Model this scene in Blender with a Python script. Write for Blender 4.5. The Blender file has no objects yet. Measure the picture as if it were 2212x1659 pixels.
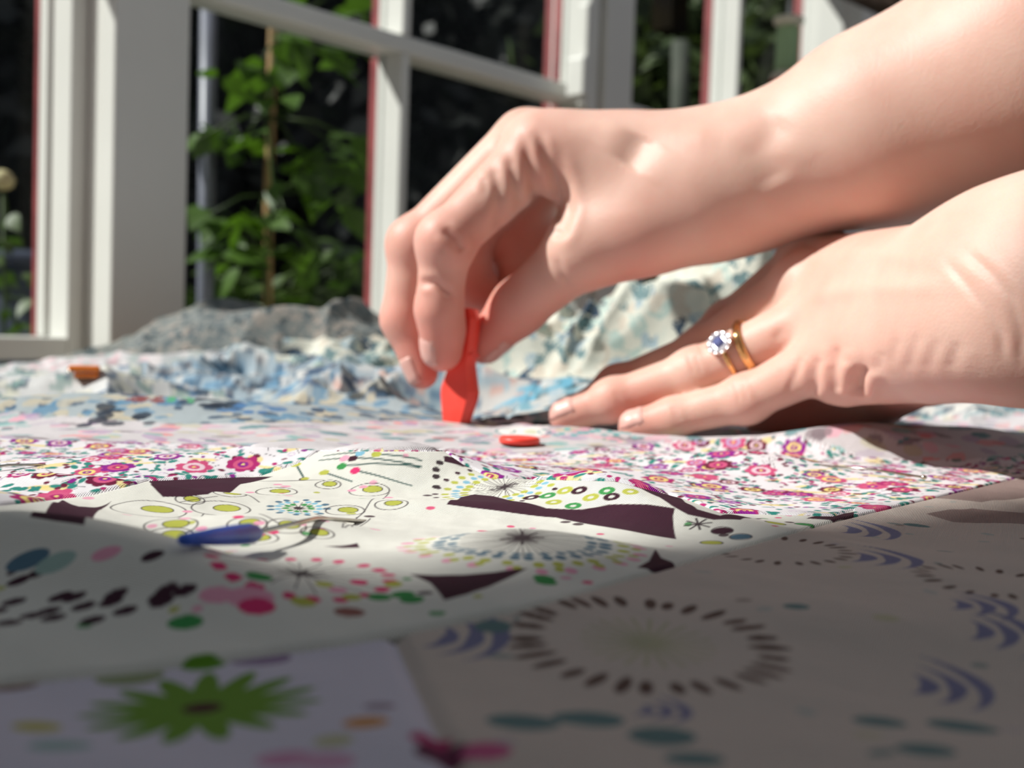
import bpy, bmesh, random, math
import numpy as np
from mathutils import Vector, Matrix
from math import sin, cos, pi, radians, sqrt, tan

random.seed(7)
rng = np.random.default_rng(11)
SC = bpy.context.scene
COL = SC.collection

# ------------------------------------------------------------------ camera
FPX = 2500.0
pitch, roll = radians(3), radians(2)
fw = np.array([0, cos(pitch), -sin(pitch)])
r0 = np.array([1.0, 0, 0]); u0 = np.cross(r0, fw)
RT = r0 * cos(roll) + u0 * sin(roll)
UP = u0 * cos(roll) - r0 * sin(roll)
CAMH = 0.042
CP = np.array([0, 0, CAMH])
cam = bpy.data.cameras.new('camera'); camo = bpy.data.objects.new('camera', cam); COL.objects.link(camo)
cam.sensor_width = 36.0; cam.lens = FPX / 2212 * 36.0
cam.clip_start = 0.01; cam.clip_end = 200
camo.matrix_world = Matrix(((RT[0], UP[0], -fw[0], CP[0]), (RT[1], UP[1], -fw[1], CP[1]), (RT[2], UP[2], -fw[2], CP[2]), (0, 0, 0, 1)))
cam.dof.use_dof = True; cam.dof.focus_distance = 0.27; cam.dof.aperture_fstop = cam.lens / 2.6
SC.camera = camo

# ------------------------------------------------------------------ sky, sun, exposure
SC.view_settings.view_transform = 'Standard'; SC.view_settings.look = 'None'
SC.view_settings.gamma = 1.0; SC.view_settings.exposure = 0.0
try: SC.view_settings.use_curve_mapping = False
except Exception: pass
w = bpy.data.worlds.new('sky'); SC.world = w; w.use_nodes = True
bgn = w.node_tree.nodes['Background']; bgn.inputs[0].default_value = (0.80, 0.88, 1.0, 1); bgn.inputs[1].default_value = 0.33
sun = bpy.data.lights.new('sun', 'SUN'); suno = bpy.data.objects.new('sun', sun); COL.objects.link(suno)
SAZ = np.array([-0.983, -0.18]); SAZ = SAZ / np.linalg.norm(SAZ); SEL = radians(43)
sdir = Vector((SAZ[0] * cos(SEL), SAZ[1] * cos(SEL), sin(SEL)))
suno.rotation_euler = sdir.to_track_quat('Z', 'Y').to_euler()
suno.location = (-1.5, -1.5, 1.8)
sun.energy = 5.8; sun.color = (1.0, 0.975, 0.93); sun.angle = radians(1.1)

# ------------------------------------------------------------------ projection helpers (pixel of the 2212x1659 frame + real depth -> world)
def ray(px, py): return fw + (px - 1106) / FPX * RT - (py - 829.5) / FPX * UP
def P(px, py, d): return CP + d * ray(px, py)
def proj(p):
    v = np.asarray(p) - CP
    d = v @ fw
    return 1106 + FPX * (v @ RT) / d, 829.5 - FPX * (v @ UP) / d, d

# ------------------------------------------------------------------ materials
def mat(name, col, rough=0.6, metal=0.0, noise=None, bump=None, **kw):
    m = bpy.data.materials.new(name); m.use_nodes = True; nt = m.node_tree
    b = nt.nodes['Principled BSDF']
    b.inputs['Base Color'].default_value = (*col, 1); b.inputs['Roughness'].default_value = rough; b.inputs['Metallic'].default_value = metal
    for k, v in kw.items(): b.inputs[k.replace('_', ' ')].default_value = v
    tc = nt.nodes.new('ShaderNodeTexCoord')
    if noise:
        sc, col2, lo, hi = noise
        n = nt.nodes.new('ShaderNodeTexNoise'); n.inputs['Scale'].default_value = sc; n.inputs['Detail'].default_value = 4
        nt.links.new(tc.outputs['Object'], n.inputs['Vector'])
        r = nt.nodes.new('ShaderNodeValToRGB'); r.color_ramp.elements[0].position = lo; r.color_ramp.elements[1].position = hi
        r.color_ramp.elements[0].color = (*col, 1); r.color_ramp.elements[1].color = (*col2, 1)
        nt.links.new(n.outputs['Fac'], r.inputs['Fac']); nt.links.new(r.outputs['Color'], b.inputs['Base Color'])
    if bump:
        sc, dist = bump
        n = nt.nodes.new('ShaderNodeTexNoise'); n.inputs['Scale'].default_value = sc
        nt.links.new(tc.outputs['Object'], n.inputs['Vector'])
        bp = nt.nodes.new('ShaderNodeBump'); bp.inputs['Distance'].default_value = dist; bp.inputs['Strength'].default_value = 0.6
        nt.links.new(n.outputs['Fac'], bp.inputs['Height']); nt.links.new(bp.outputs['Normal'], b.inputs['Normal'])
    return m

M = {}
M['paint'] = mat('white_gloss_paint', (0.74, 0.73, 0.69), 0.42, noise=(9, (0.70, 0.69, 0.65), .35, .75))
M['redpaint'] = mat('red_exterior_paint', (0.34, 0.06, 0.065), 0.5, noise=(20, (0.19, 0.025, 0.03), .4, .7))
M['plaster'] = mat('wall_plaster', (0.62, 0.58, 0.52), 0.85, bump=(120, .0006))
M['wood'] = mat('table_wood', (0.30, 0.17, 0.09), 0.45, noise=(14, (0.20, 0.11, 0.05), .35, .65))
M['floor'] = mat('floor_boards', (0.33, 0.22, 0.13), 0.5, noise=(6, (0.25, 0.16, 0.09), .3, .7))
M['soil'] = mat('garden_ground', (0.020, 0.030, 0.010), 0.95, noise=(3, (0.035, 0.028, 0.015), .4, .65))
M['cane'] = mat('bamboo', (0.42, 0.26, 0.11), 0.6, noise=(30, (0.30, 0.19, 0.08), .4, .7))
M['pipe'] = mat('pale_metal_post', (0.19, 0.20, 0.26), 0.4, noise=(12, (0.15, 0.16, 0.2), .4, .7))
M['mossy'] = mat('mossy_wood', (0.055, 0.065, 0.05), 0.9, noise=(12, (0.08, 0.085, 0.07), .4, .7))
M['bluewall'] = mat('blue_grey_planter', (0.05, 0.065, 0.11), 0.7, noise=(5, (0.035, 0.045, 0.08), .4, .7))
M['red'] = mat('red_plastic', (0.93, 0.085, 0.06), 0.38, noise=(60, (0.80, 0.05, 0.03), .4, .7), Subsurface_Weight=0.15)
M['red'].node_tree.nodes['Principled BSDF'].inputs['Subsurface Radius'].default_value = (.003, .0008, .0005)
M['blue'] = mat('blue_plastic', (0.03, 0.13, 0.72), 0.35, noise=(80, (0.012, 0.05, 0.35), .4, .7))
M['orange'] = mat('orange_plastic', (0.85, 0.22, 0.02), 0.4, noise=(80, (0.75, 0.18, 0.02), .4, .7))
M['steel'] = mat('steel', (0.62, 0.58, 0.50), 0.22, 1.0, noise=(200, (0.50, 0.47, 0.42), .4, .7))
M['gold'] = mat('gold', (0.86, 0.56, 0.25), 0.13, 1.0, noise=(300, (0.80, 0.50, 0.2), .4, .7))
M['platinum'] = mat('white_gold', (0.82, 0.80, 0.80), 0.12, 1.0, noise=(300, (0.72, 0.70, 0.70), .4, .7))
M['gem'] = mat('diamond', (0.95, 0.96, 1.0), 0.02, noise=(500, (0.85, 0.88, 1.0), .4, .7), Transmission_Weight=0.55, IOR=2.2)
M['bluegem'] = mat('blue_stone', (0.05, 0.07, 0.22), 0.03, noise=(500, (0.12, 0.14, 0.35), .4, .7), IOR=1.8, Coat_Weight=1.0)
M['machine'] = mat('sewing_machine_enamel', (0.42, 0.42, 0.46), 0.35, noise=(5, (0.38, 0.38, 0.42), .4, .7))
M['thread'] = mat('green_thread', (0.42, 0.60, 0.32), 0.6)
M['spool'] = mat('spool_plastic', (0.72, 0.66, 0.52), 0.5, noise=(30, (0.66, 0.6, 0.47), .4, .7))
M['felt'] = mat('red_felt', (0.45, 0.01, 0.02), 0.9, noise=(90, (0.35, 0.01, 0.02), .4, .7))
M['black'] = mat('black_metal', (0.006, 0.005, 0.004), 0.9, noise=(20, (0.012, 0.009, 0.004), .4, .7), Specular_IOR_Level=0.05)
M['bark'] = mat('bark', (0.055, 0.035, 0.025), 0.9, noise=(8, (0.09, 0.06, 0.045), .4, .7), bump=(20, .02))
M['petal'] = mat('pale_flower', (0.55, 0.50, 0.28), 0.7, noise=(60, (0.5, 0.42, 0.2), .4, .7))
def leafmat(name, a, b, tr=0.25):
    m = mat(name, a, 0.5, noise=(9, b, .3, .7))
    bs = m.node_tree.nodes['Principled BSDF']
    nt = m.node_tree; out = nt.nodes['Material Output']
    t = nt.nodes.new('ShaderNodeBsdfTranslucent'); t.inputs[0].default_value = (a[0] * 1.6, a[1] * 1.8, a[2], 1)
    mx = nt.nodes.new('ShaderNodeMixShader'); mx.inputs[0].default_value = tr
    nt.links.new(bs.outputs[0], mx.inputs[1]); nt.links.new(t.outputs[0], mx.inputs[2]); nt.links.new(mx.outputs[0], out.inputs[0])
    return m
M['leaf'] = leafmat('fresh_leaf', (0.075, 0.150, 0.009), (0.025, 0.065, 0.005))
M['leaf_low'] = leafmat('low_leaf', (0.035, 0.075, 0.006), (0.06, 0.10, 0.010))
M['hedge'] = leafmat('shade_dark_leaf', (0.0022, 0.0045, 0.0022), (0.0008, 0.0012, 0.0008), .1)  # near-black leaf colour: the garden's shade is put into it
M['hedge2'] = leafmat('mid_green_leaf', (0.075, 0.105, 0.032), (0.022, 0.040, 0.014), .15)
M['core'] = mat('shaded_hedge_core', (0.0010, 0.0014, 0.0010), 1.0, noise=(2, (0.0016, 0.003, 0.0015), .4, .7))  # core colour darkened for the same garden shade
# glass that lets the sun through
g = bpy.data.materials.new('window_glass'); g.use_nodes = True; nt = g.node_tree
for n in list(nt.nodes): nt.nodes.remove(n)
o_ = nt.nodes.new('ShaderNodeOutputMaterial'); mx = nt.nodes.new('ShaderNodeMixShader'); tr = nt.nodes.new('ShaderNodeBsdfTransparent'); gl = nt.nodes.new('ShaderNodeBsdfGlossy'); fr = nt.nodes.new('ShaderNodeMath'); fr.operation = 'MULTIPLY_ADD'; lw = nt.nodes.new('ShaderNodeLayerWeight'); pw = nt.nodes.new('ShaderNodeMath'); pw.operation = 'POWER'; pw.inputs[1].default_value = 4
nt.links.new(lw.outputs['Facing'], pw.inputs[0]); nt.links.new(pw.outputs[0], fr.inputs[0]); fr.inputs[1].default_value = .12; fr.inputs[2].default_value = .006; gl.inputs['Roughness'].default_value = 0.02; tr.inputs[0].default_value = (.93, .95, .94, 1)
nt.links.new(fr.outputs[0], mx.inputs[0]); nt.links.new(tr.outputs[0], mx.inputs[1]); nt.links.new(gl.outputs[0], mx.inputs[2]); nt.links.new(mx.outputs[0], o_.inputs[0])
M['glass'] = g

# thread winding bump on the spool
nt = M['thread'].node_tree; b = nt.nodes['Principled BSDF']; tcn = nt.nodes['Texture Coordinate']
wv = nt.nodes.new('ShaderNodeTexWave'); wv.bands_direction = 'Z'; wv.inputs['Scale'].default_value = 260; wv.inputs['Distortion'].default_value = .6
nt.links.new(tcn.outputs['Object'], wv.inputs['Vector']); bp = nt.nodes.new('ShaderNodeBump'); bp.inputs['Distance'].default_value = .0004
nt.links.new(wv.outputs['Fac'], bp.inputs['Height']); nt.links.new(bp.outputs['Normal'], b.inputs['Normal'])

def cloth_material(name, base_attr=True, ramp=None, vscale=60, weave=900.0):
    m = bpy.data.materials.new(name); m.use_nodes = True; nt = m.node_tree; N = nt.nodes; Lk = nt.links.new
    b = N['Principled BSDF']; b.inputs['Roughness'].default_value = 0.85; b.inputs['Specular IOR Level'].default_value = 0.12
    b.inputs['Sheen Weight'].default_value = 0.03
    tc = N.new('ShaderNodeTexCoord')
    if base_attr:
        a = N.new('ShaderNodeAttribute'); a.attribute_name = 'print'; csrc = a.outputs['Color']
    else:
        nz = N.new('ShaderNodeTexNoise'); nz.inputs['Scale'].default_value = vscale * .8; nz.inputs['Detail'].default_value = 3
        Lk(tc.outputs['Object'], nz.inputs['Vector'])
        mxv = N.new('ShaderNodeVectorMath'); mxv.operation = 'MULTIPLY_ADD'; mxv.inputs[1].default_value = (.02, .02, .02)
        Lk(nz.outputs['Color'], mxv.inputs[0]); Lk(tc.outputs['Object'], mxv.inputs[2])
        vo = N.new('ShaderNodeTexVoronoi'); vo.inputs['Scale'].default_value = vscale; Lk(mxv.outputs[0], vo.inputs['Vector'])
        sp = N.new('ShaderNodeSeparateColor'); Lk(vo.outputs['Color'], sp.inputs[0])
        rp = N.new('ShaderNodeValToRGB'); rp.color_ramp.interpolation = 'CONSTANT'
        els = rp.color_ramp.elements
        while len(els) > 1: els.remove(els[-1])
        els[0].position = 0; els[0].color = (*ramp[0][1], 1)
        for p_, c_ in ramp[1:]:
            e = els.new(p_); e.color = (*c_, 1)
        Lk(sp.outputs[0], rp.inputs['Fac'])
        vo2 = N.new('ShaderNodeTexVoronoi'); vo2.inputs['Scale'].default_value = vscale * 2.3; Lk(mxv.outputs[0], vo2.inputs['Vector'])
        lt = N.new('ShaderNodeMath'); lt.operation = 'LESS_THAN'; lt.inputs[1].default_value = .32; Lk(vo2.outputs['Distance'], lt.inputs[0])
        mc = N.new('ShaderNodeMix'); mc.data_type = 'RGBA'; mc.inputs['B'].default_value = (*ramp[0][1], 1)
        Lk(lt.outputs[0], mc.inputs['Factor']); Lk(rp.outputs['Color'], mc.inputs['A']); csrc = mc.outputs['Result']
    Lk(csrc, b.inputs['Base Color'])
    mp = N.new('ShaderNodeMapping'); mp.inputs['Rotation'].default_value = (0, 0, radians(24)); Lk(tc.outputs['Object'], mp.inputs['Vector'])
    w1 = N.new('ShaderNodeTexWave'); w1.bands_direction = 'X'; w1.inputs['Scale'].default_value = weave; w1.inputs['Distortion'].default_value = .4
    w2 = N.new('ShaderNodeTexWave'); w2.bands_direction = 'Y'; w2.inputs['Scale'].default_value = weave * .8
    Lk(mp.outputs[0], w1.inputs['Vector']); Lk(mp.outputs[0], w2.inputs['Vector'])
    ad = N.new('ShaderNodeMath'); ad.operation = 'ADD'; Lk(w1.outputs['Fac'], ad.inputs[0]); Lk(w2.outputs['Fac'], ad.inputs[1])
    bp = N.new('ShaderNodeBump'); bp.inputs['Distance'].default_value = 0.00012; bp.inputs['Strength'].default_value = .8
    Lk(ad.outputs[0], bp.inputs['Height'])
    nz2 = N.new('ShaderNodeTexNoise'); nz2.inputs['Scale'].default_value = 110; nz2.inputs['Detail'].default_value = 2; Lk(tc.outputs['Object'], nz2.inputs['Vector'])
    bp2 = N.new('ShaderNodeBump'); bp2.inputs['Distance'].default_value = 0.0012; bp2.inputs['Strength'].default_value = .5
    Lk(nz2.outputs['Fac'], bp2.inputs['Height']); Lk(bp.outputs['Normal'], bp2.inputs['Normal'])
    Lk(bp2.outputs['Normal'], b.inputs['Normal'])
    return m
M['cloth'] = cloth_material('printed_cotton')
M['pile'] = cloth_material('teal_paisley_cotton', False, [(0, (.66, .66, .57)), (.28, (.44, .55, .50)), (.45, (.62, .64, .56)), (.58, (.16, .25, .26)), (.70, (.60, .55, .46)), (.82, (.05, .08, .12)), (.92, (.36, .46, .50))], 105)
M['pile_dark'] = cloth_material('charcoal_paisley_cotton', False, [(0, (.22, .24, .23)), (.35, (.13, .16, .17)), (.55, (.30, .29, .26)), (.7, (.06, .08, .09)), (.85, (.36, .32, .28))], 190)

# ------------------------------------------------------------------ object helpers
def tag(o, label=None, cat=None, group=None, kind=None):
    if label: o['label'] = label
    if cat: o['category'] = cat
    if group: o['group'] = group
    if kind: o['kind'] = kind
    return o
def link(o, parent=None):
    COL.objects.link(o)
    if parent is not None: o.parent = parent
    return o
def empty(name, loc=(0, 0, 0), rz=0.0):
    o = bpy.data.objects.new(name, None); o.location = loc; o.rotation_euler = (0, 0, rz); o.empty_display_size = .02
    return link(o)
def mesh_obj(name, V, Fc, m, parent=None, smooth=False):
    me = bpy.data.meshes.new(name); me.from_pydata([tuple(v) for v in V], [], [tuple(f) for f in Fc]); me.materials.append(m)
    if smooth: me.polygons.foreach_set('use_smooth', [True] * len(me.polygons))
    me.update()
    return link(bpy.data.objects.new(name, me), parent)
def bm_obj(name, bm, m, parent=None, smooth=False):
    me = bpy.data.meshes.new(name); bm.to_mesh(me); bm.free(); me.materials.append(m)
    if smooth: me.polygons.foreach_set('use_smooth', [True] * len(me.polygons))
    return link(bpy.data.objects.new(name, me), parent)
def add_box(bm, c, s, bev=0.0, seg=2):
    r = bmesh.ops.create_cube(bm, size=1.0)
    for v in r['verts']: v.co = Vector((v.co.x * s[0] + c[0], v.co.y * s[1] + c[1], v.co.z * s[2] + c[2]))
    if bev > 0:
        es = list({e for v in r['verts'] for e in v.link_edges})
        bmesh.ops.bevel(bm, geom=es, offset=bev, segments=seg, affect='EDGES', profile=.5)
def box(name, lo, hi, m, parent=None, bev=0.002):
    bm = bmesh.new(); add_box(bm, [(a + b) / 2 for a, b in zip(lo, hi)], [b - a for a, b in zip(lo, hi)], bev)
    return bm_obj(name, bm, m, parent)
def tube(name, pts, rad, m, parent=None, n=10, caps=True):
    pts = [np.array(p, float) for p in pts]
    if not hasattr(rad, '__len__'): rad = [rad] * len(pts)
    V = []; Fc = []
    prev = None
    for i, p in enumerate(pts):
        a = pts[min(i + 1, len(pts) - 1)] - pts[max(i - 1, 0)]; a /= np.linalg.norm(a)
        if prev is None:
            h = np.array([0, 0, 1.]) if abs(a[2]) < .9 else np.array([1., 0, 0]); x = np.cross(h, a)
        else: x = prev - a * (prev @ a)
        x /= np.linalg.norm(x); prev = x; y = np.cross(a, x)
        for k in range(n):
            t = 2 * pi * k / n; V.append(p + rad[i] * (cos(t) * x + sin(t) * y))
    for i in range(len(pts) - 1):
        for k in range(n): Fc.append((i * n + k, i * n + (k + 1) % n, (i + 1) * n + (k + 1) % n, (i + 1) * n + k))
    if caps: Fc.append(tuple(range(n))[::-1]); Fc.append(tuple((len(pts) - 1) * n + k for k in range(n)))
    return mesh_obj(name, V, Fc, m, parent, True)
def lathe(name, prof, m, parent=None, n=32, c=(0, 0, 0), smooth=True):
    V = []; Fc = []
    for r, z in prof:
        for k in range(n): V.append((c[0] + r * cos(2 * pi * k / n), c[1] + r * sin(2 * pi * k / n), c[2] + z))
    for i in range(len(prof) - 1):
        for k in range(n): Fc.append((i * n + k, i * n + (k + 1) % n, (i + 1) * n + (k + 1) % n, (i + 1) * n + k))
    Fc.append(tuple(range(n))[::-1]); Fc.append(tuple((len(prof) - 1) * n + k for k in range(n)))
    return mesh_obj(name, V, Fc, m, parent, smooth)

# ------------------------------------------------------------------ window wall frame of reference
A = np.array([.64, .77, 0]); A /= np.linalg.norm(A)
NI = np.array([A[1], -A[0], 0])           # towards the room
WO = np.array([-.35, 1.0, 0])
WRZ = math.atan2(A[1], A[0])              # local x = along the wall, local y = outwards (-NI), z up
def wt(px, py, dep=0.0):
    v = ray(px, py); k = ((WO + NI * dep - CP) @ NI) / (v @ NI); q = CP + v * k
    return float((q - WO) @ A), float(q[2])
def wempty(name): return empty(name, tuple(WO), WRZ)
def wbox(name, t0, t1, z0, z1, d0, d1, m, parent, bev=.0015):   # d = towards the room
    return box(name, (t0, -d1, z0), (t1, -d0, z1), m, parent, bev)
def wpt(t, dep, z): return WO + A * t + NI * dep + np.array([0, 0, z])

# ---- setting
ZF = -0.76
box('floor', (-2.6, -1.6, ZF - .05), (2.6, 3.6, ZF), M['floor'], bev=0)['kind'] = 'structure'
SILL = -0.022
TOPZ = 1.02
wl = wempty('wall_left'); wl['kind'] = 'structure'
wbox('dado_panel', -2.34, 2.4, ZF, SILL - .02, -.09, .02, M['plaster'], wl)
wbox('header_beam', -2.34, 2.4, 2.02, 2.16, -.09, .03, M['paint'], wl)
wbox('sill_board', -.35, 2.4, SILL - .02, SILL, -.10, .035, M['paint'], wl)
wbox('transom', -.35, 2.4, TOPZ, TOPZ + .06, -.06, .03, M['paint'], wl)
wbox('corner_post', -2.36, -2.28, ZF, 2.02, -.09, .03, M['paint'], wl)
# wall behind the camera: one solid panel
wb = empty('wall_back', (0, 0, 0)); wb['kind'] = 'structure'
YB = -0.82
box('wall_panel', (-1.86, YB - .10, ZF), (2.6, YB, 2.3), M['plaster'], wb)
# unseen panel added in the wall line; notched edge shaped to shade the table front
def to_wall(px, py):
    v = ray(px, py); k = -CP[2] / v[2]; q = CP + v * k; s = np.array(sdir)
    k2 = -((q - WO) @ NI) / (s @ NI); r = q + s * k2; return float((r - WO) @ A), float(r[2])
edge = [to_wall(*q) for q in ((-260, 1105), (100, 1150), (500, 1215), (880, 1285), (1300, 1205), (1700, 1135), (2212, 1078))]
print('EDGE', edge)
gp_ = [(-2.27, ZF)] + [(edge[0][0] + .02, ZF)] + edge + [(edge[-1][0] + .01, 2.0), (-2.27, 2.0)]
V = [(t, -.006, z) for t, z in gp_] + [(t, .006, z) for t, z in gp_]; n_ = len(gp_)
Fc = [tuple(range(n_)), tuple(range(n_, 2 * n_))[::-1]] + [(i, i + n_, (i + 1) % n_ + n_, (i + 1) % n_) for i in range(n_)]
mesh_obj('shade_panel', V, Fc, M['plaster'], wl)

Z1 = 0.345; Z0 = 0.325    # horizontal glazing bar
def tpx(px, dep, py=300): return wt(px, py, dep)[0]
G = -0.016   # glass depth
# posts
def post(name, a, b, dep=.03, z1=TOPZ):
    o = wempty(name); o['kind'] = 'structure'
    wbox('post', tpx(a, dep), tpx(b, dep), SILL, z1, -.06, dep, M['paint'], o, .002)
    wbox('exterior_face', tpx(a, dep) + .004, tpx(b, dep), SILL, z1, -.075, -.0602, M['redpaint'], o)
    return o
post('trim_1', 245, 407)
post('trim_2', 1302, 1362, .03)
# window 1: casement at the far left of the photo
def pane(t0, t1, z0, z1, par): return wbox('pane', t0, t1, z0, z1, G - .002, G + .002, M['glass'], par, 0)
w1 = wempty('window_1'); w1['kind'] = 'structure'
ts = tpx(152, -.010); te = tpx(245, .03) - .0008; G1 = -.050
f1 = wbox('stile', ts, te, -.002, TOPZ, -.058, -.010, M['paint'], w1)
wbox('stile_moulding', ts - .004, ts, .017, TOPZ, -.056, -.042, M['paint'], f1)
wbox('bottom_rail', -.34, ts, -.002, .0165, -.058, -.010, M['paint'], w1)
wbox('glazing_bar', -.34, ts, .345 + .06, .365 + .06, -.058, -.010, M['paint'], w1)
wbox('exterior_face', ts - .003, te, -.002, TOPZ, -.066, -.0582, M['redpaint'], w1)
wbox('pane', -.34, ts, .0165, TOPZ, G1 - .002, G1 + .002, M['glass'], w1, 0)
# window 2: the main one
w2 = wempty('window_2'); w2['kind'] = 'structure'
tl = tpx(407, .03) + .001; tr_ = tpx(1236, .0); tm1 = tpx(881, .012); tm0 = tm1 - .012
for nm, a, b in (('glazing_bar', tm0, tm1),):
    wbox(nm, a, b, .0165, Z0, -.026, .012, M['paint'], w2); wbox(nm, a, b, Z1, .68, -.026, .012, M['paint'], w2); wbox(nm, a, b, .70, TOPZ, -.026, .012, M['paint'], w2)
    wbox('exterior_face', a, b, .0165, Z0, -.037, -.0262, M['redpaint'], w2); wbox('exterior_face', a, b, Z1, .68, -.037, -.0262, M['redpaint'], w2)
wbox('glazing_bar', tl, tr_, Z0, Z1, -.030, .012, M['paint'], w2, .004)
wbox('glazing_bar', tl, tr_, .68, .70, -.030, .012, M['paint'], w2, .004)
wbox('bottom_rail', tl, tr_, -.002, .0165, -.030, .0, M['paint'], w2)
st = wbox('stile', tr_, tr_ + .022, SILL + .002, TOPZ, -.024, .022, M['paint'], w2)
wbox('exterior_face', tr_ + .0, tr_ + .022, SILL + .002, TOPZ, -.037, -.0242, M['redpaint'], w2)
tp2 = tpx(1302, .03)
wbox('jamb', tr_ + .024, tp2 - .0005, SILL + .002, TOPZ, -.030, -.004, M['paint'], w2)
for a, b in ((tl, tm0), (tm1, tr_)):
    for z0, z1 in ((.0165, Z0), (Z1, .68), (.70, TOPZ)): pane(a, b, z0, z1, w2)
# stay bracket / hinge on the stile of window 2
hb = bmesh.new(); zc = wt(1250, 165, .04)[1]; tt = tpx(1250, .036, 165)
add_box(hb, (tt, -.036, zc), (.016, .028, .050), .004, 3)
add_box(hb, (tt + .012, -.034, zc + .055), (.010, .016, .075), .003)
add_box(hb, (tt + .004, -.040, zc - .026), (.012, .012, .018), .004)
bm_obj('hinge', hb, M['paint'], w2)
# window 3
w3 = wempty('window_3'); w3['kind'] = 'structure'
t30 = tpx(1362, .03) + .001; t31 = tpx(1745, -.02); m1 = tpx(1591, .012); m0 = m1 - .010
wbox('glazing_bar', t30, m0, Z0 - .003, Z1, -.030, .008, M['paint'], w3, .003)
wbox('glazing_bar', m1, t31, Z0 - .003, Z1, -.030, .008, M['paint'], w3, .003)
wbox('glazing_bar', t30, t31, .68, .70, -.030, .008, M['paint'], w3, .003)
wbox('glazing_bar', m0, m1, .0165, .68, -.034, .014, M['paint'], w3)
wbox('exterior_face', m0, m1, .0165, .68, -.048, -.0342, M['redpaint'], w3)
wbox('bottom_rail', t30, t31, -.002, .0165, -.030, 0, M['paint'], w3)
for a, b in ((t30, m0), (m1, t31)):
    for z0, z1 in ((.0165, Z0 - .003), (Z1, .68), (.70, TOPZ)): pane(a, b, z0, z1, w3)
# right-hand posts
tq = tpx(1783, .012, 80)
p3_ = wempty('trim_3'); p3_['kind'] = 'structure'
wbox('stile', tq, tq + .015, SILL, TOPZ, -.030, .012, M['paint'], p3_); wbox('exterior_face', tq, tq + .015, SILL, TOPZ, -.05, -.0302, M['redpaint'], p3_)
tq2 = tpx(1821, .05, 80); wbox('stile', tq2, tq2 + .03, SILL, TOPZ, -.0, .05, M['paint'], p3_)
p4_ = wempty('trim_4'); p4_['kind'] = 'structure'
tq3 = tpx(1861, .08, 80); wbox('post', tq3, tq3 + .07, SILL, TOPZ, -.03, .08, M['paint'], p4_)
w4 = wempty('window_4'); w4['kind'] = 'structure'
wbox('glazing_bar', tq3 + .071, 2.38, Z0, Z1, -.03, .008, M['paint'], w4, .003)
wbox('stile', tq3 + .20, tq3 + .23, SILL, TOPZ, -.03, .01, M['paint'], w4); wbox('exterior_face', tq3 + .20, tq3 + .23, SILL, TOPZ, -.05, -.0302, M['redpaint'], w4)
pane(tq3 + .071, 2.38, .0, TOPZ, w4)
# sloping brown roof brace seen at the upper right
bz0 = P(1800, -60, 1.75); bz1 = P(2060, 60, 1.75)
tube('trim_5', [bz0 + (bz0 - bz1) * .3, bz1 + (bz1 - bz0) * .6], .03, M['bark'], n=4)['kind'] = 'structure'

# ------------------------------------------------------------------ outside
gr = box('ground', (-16, -6, -.62), (16, 16, -.60), M['soil'], bev=0); gr['kind'] = 'structure'
bm = bmesh.new(); 
gr.location = (0, 0, 0)
bpy.data.meshes.remove(gr.data) if False else None
# keep the garden ground outside the room: shift it behind the window wall
gr.rotation_euler = (0, 0, WRZ); gr.location = tuple(WO + A * 2 - NI * 6.12)

def leaf_cloud(name, centers, n, size, m, label, cat, seed, kind='stuff', spread=None):
    r_ = np.random.default_rng(seed); V = []; Fc = []
    for i in range(n):
        c = centers[r_.integers(len(centers))]
        p = np.array(c[:3]) + r_.normal(size=3) * np.array(c[3:6])
        a = r_.normal(size=3); a /= np.linalg.norm(a); b_ = np.cross(a, r_.normal(size=3)); b_ /= np.linalg.norm(b_)
        s = size * r_.uniform(.6, 1.4); k = len(V)
        V += [p - a * s, p + b_ * s * .5, p + a * s, p - b_ * s * .5]; Fc.append((k, k + 1, k + 2, k + 3))
    o = mesh_obj(name, V, Fc, m); tag(o, label, cat, None, kind); return o
# hedge mass along the garden, shade put into its leaf colour, real depth
hp = []
for i in range(60):
    px = -500 + i * 62
    d = 4.6 + .5 * rng.random()
    for py in (-500, -200, 100, 400, 700):
        q = P(px, py, d + .3 * rng.random()); hp.append((*q, .3, .35, .3))
leaf_cloud('hedge_foliage', hp, 16000, .07, M['hedge'], 'hedge foliage coloured dark for shade, filling the garden beyond the windows', 'foliage', 3)
# hedge body: lumpy solid core behind the leaves
V = []; Fc = []; nx, nz = 70, 26
for j in range(nz):
    for i in range(nx):
        ang = -1.15 + 2.2 * i / (nx - 1); rr = 6.6 + .5 * sin(i * 1.3 + j) + .4 * sin(i * .5 - j * .9)
        V.append((rr * sin(ang), rr * cos(ang) , -.6 + 5.2 * j / (nz - 1)))
for j in range(nz - 1):
    for i in range(nx - 1): k = j * nx + i; Fc.append((k, k + 1, k + nx + 1, k + nx))
nb = len(V); V2 = [(v[0] * 1.25, v[1] * 1.25, v[2]) for v in V]
V += V2; Fc += [tuple(x + nb for x in f[::-1]) for f in Fc]
for i in range(nx - 1):
    k = (nz - 1) * nx + i; Fc.append((k, k + 1, nb + k + 1, nb + k))
tag(mesh_obj('tall_hedge', V, Fc, M['core'], None, True), 'tall hedge behind the garden, coloured dark for shade, seen through every window', 'hedge')
hp2 = [(*P(px, py, 3.3), .12, .15, .12) for px, py in ((1400, 60), (1450, 120), (1500, 40), (1500, 130), (1380, 120), (1600, 100), (1560, 200), (1700, 60), (1740, 60), (1650, 40), (1690, -60), (1600, 10), (1720, 130), (1640, 150), (1880, 20), (1420, 200), (1380, 240), (1500, 210), (1640, 250), (1730, 240), (1520, 560), (1500, 600))]
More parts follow.
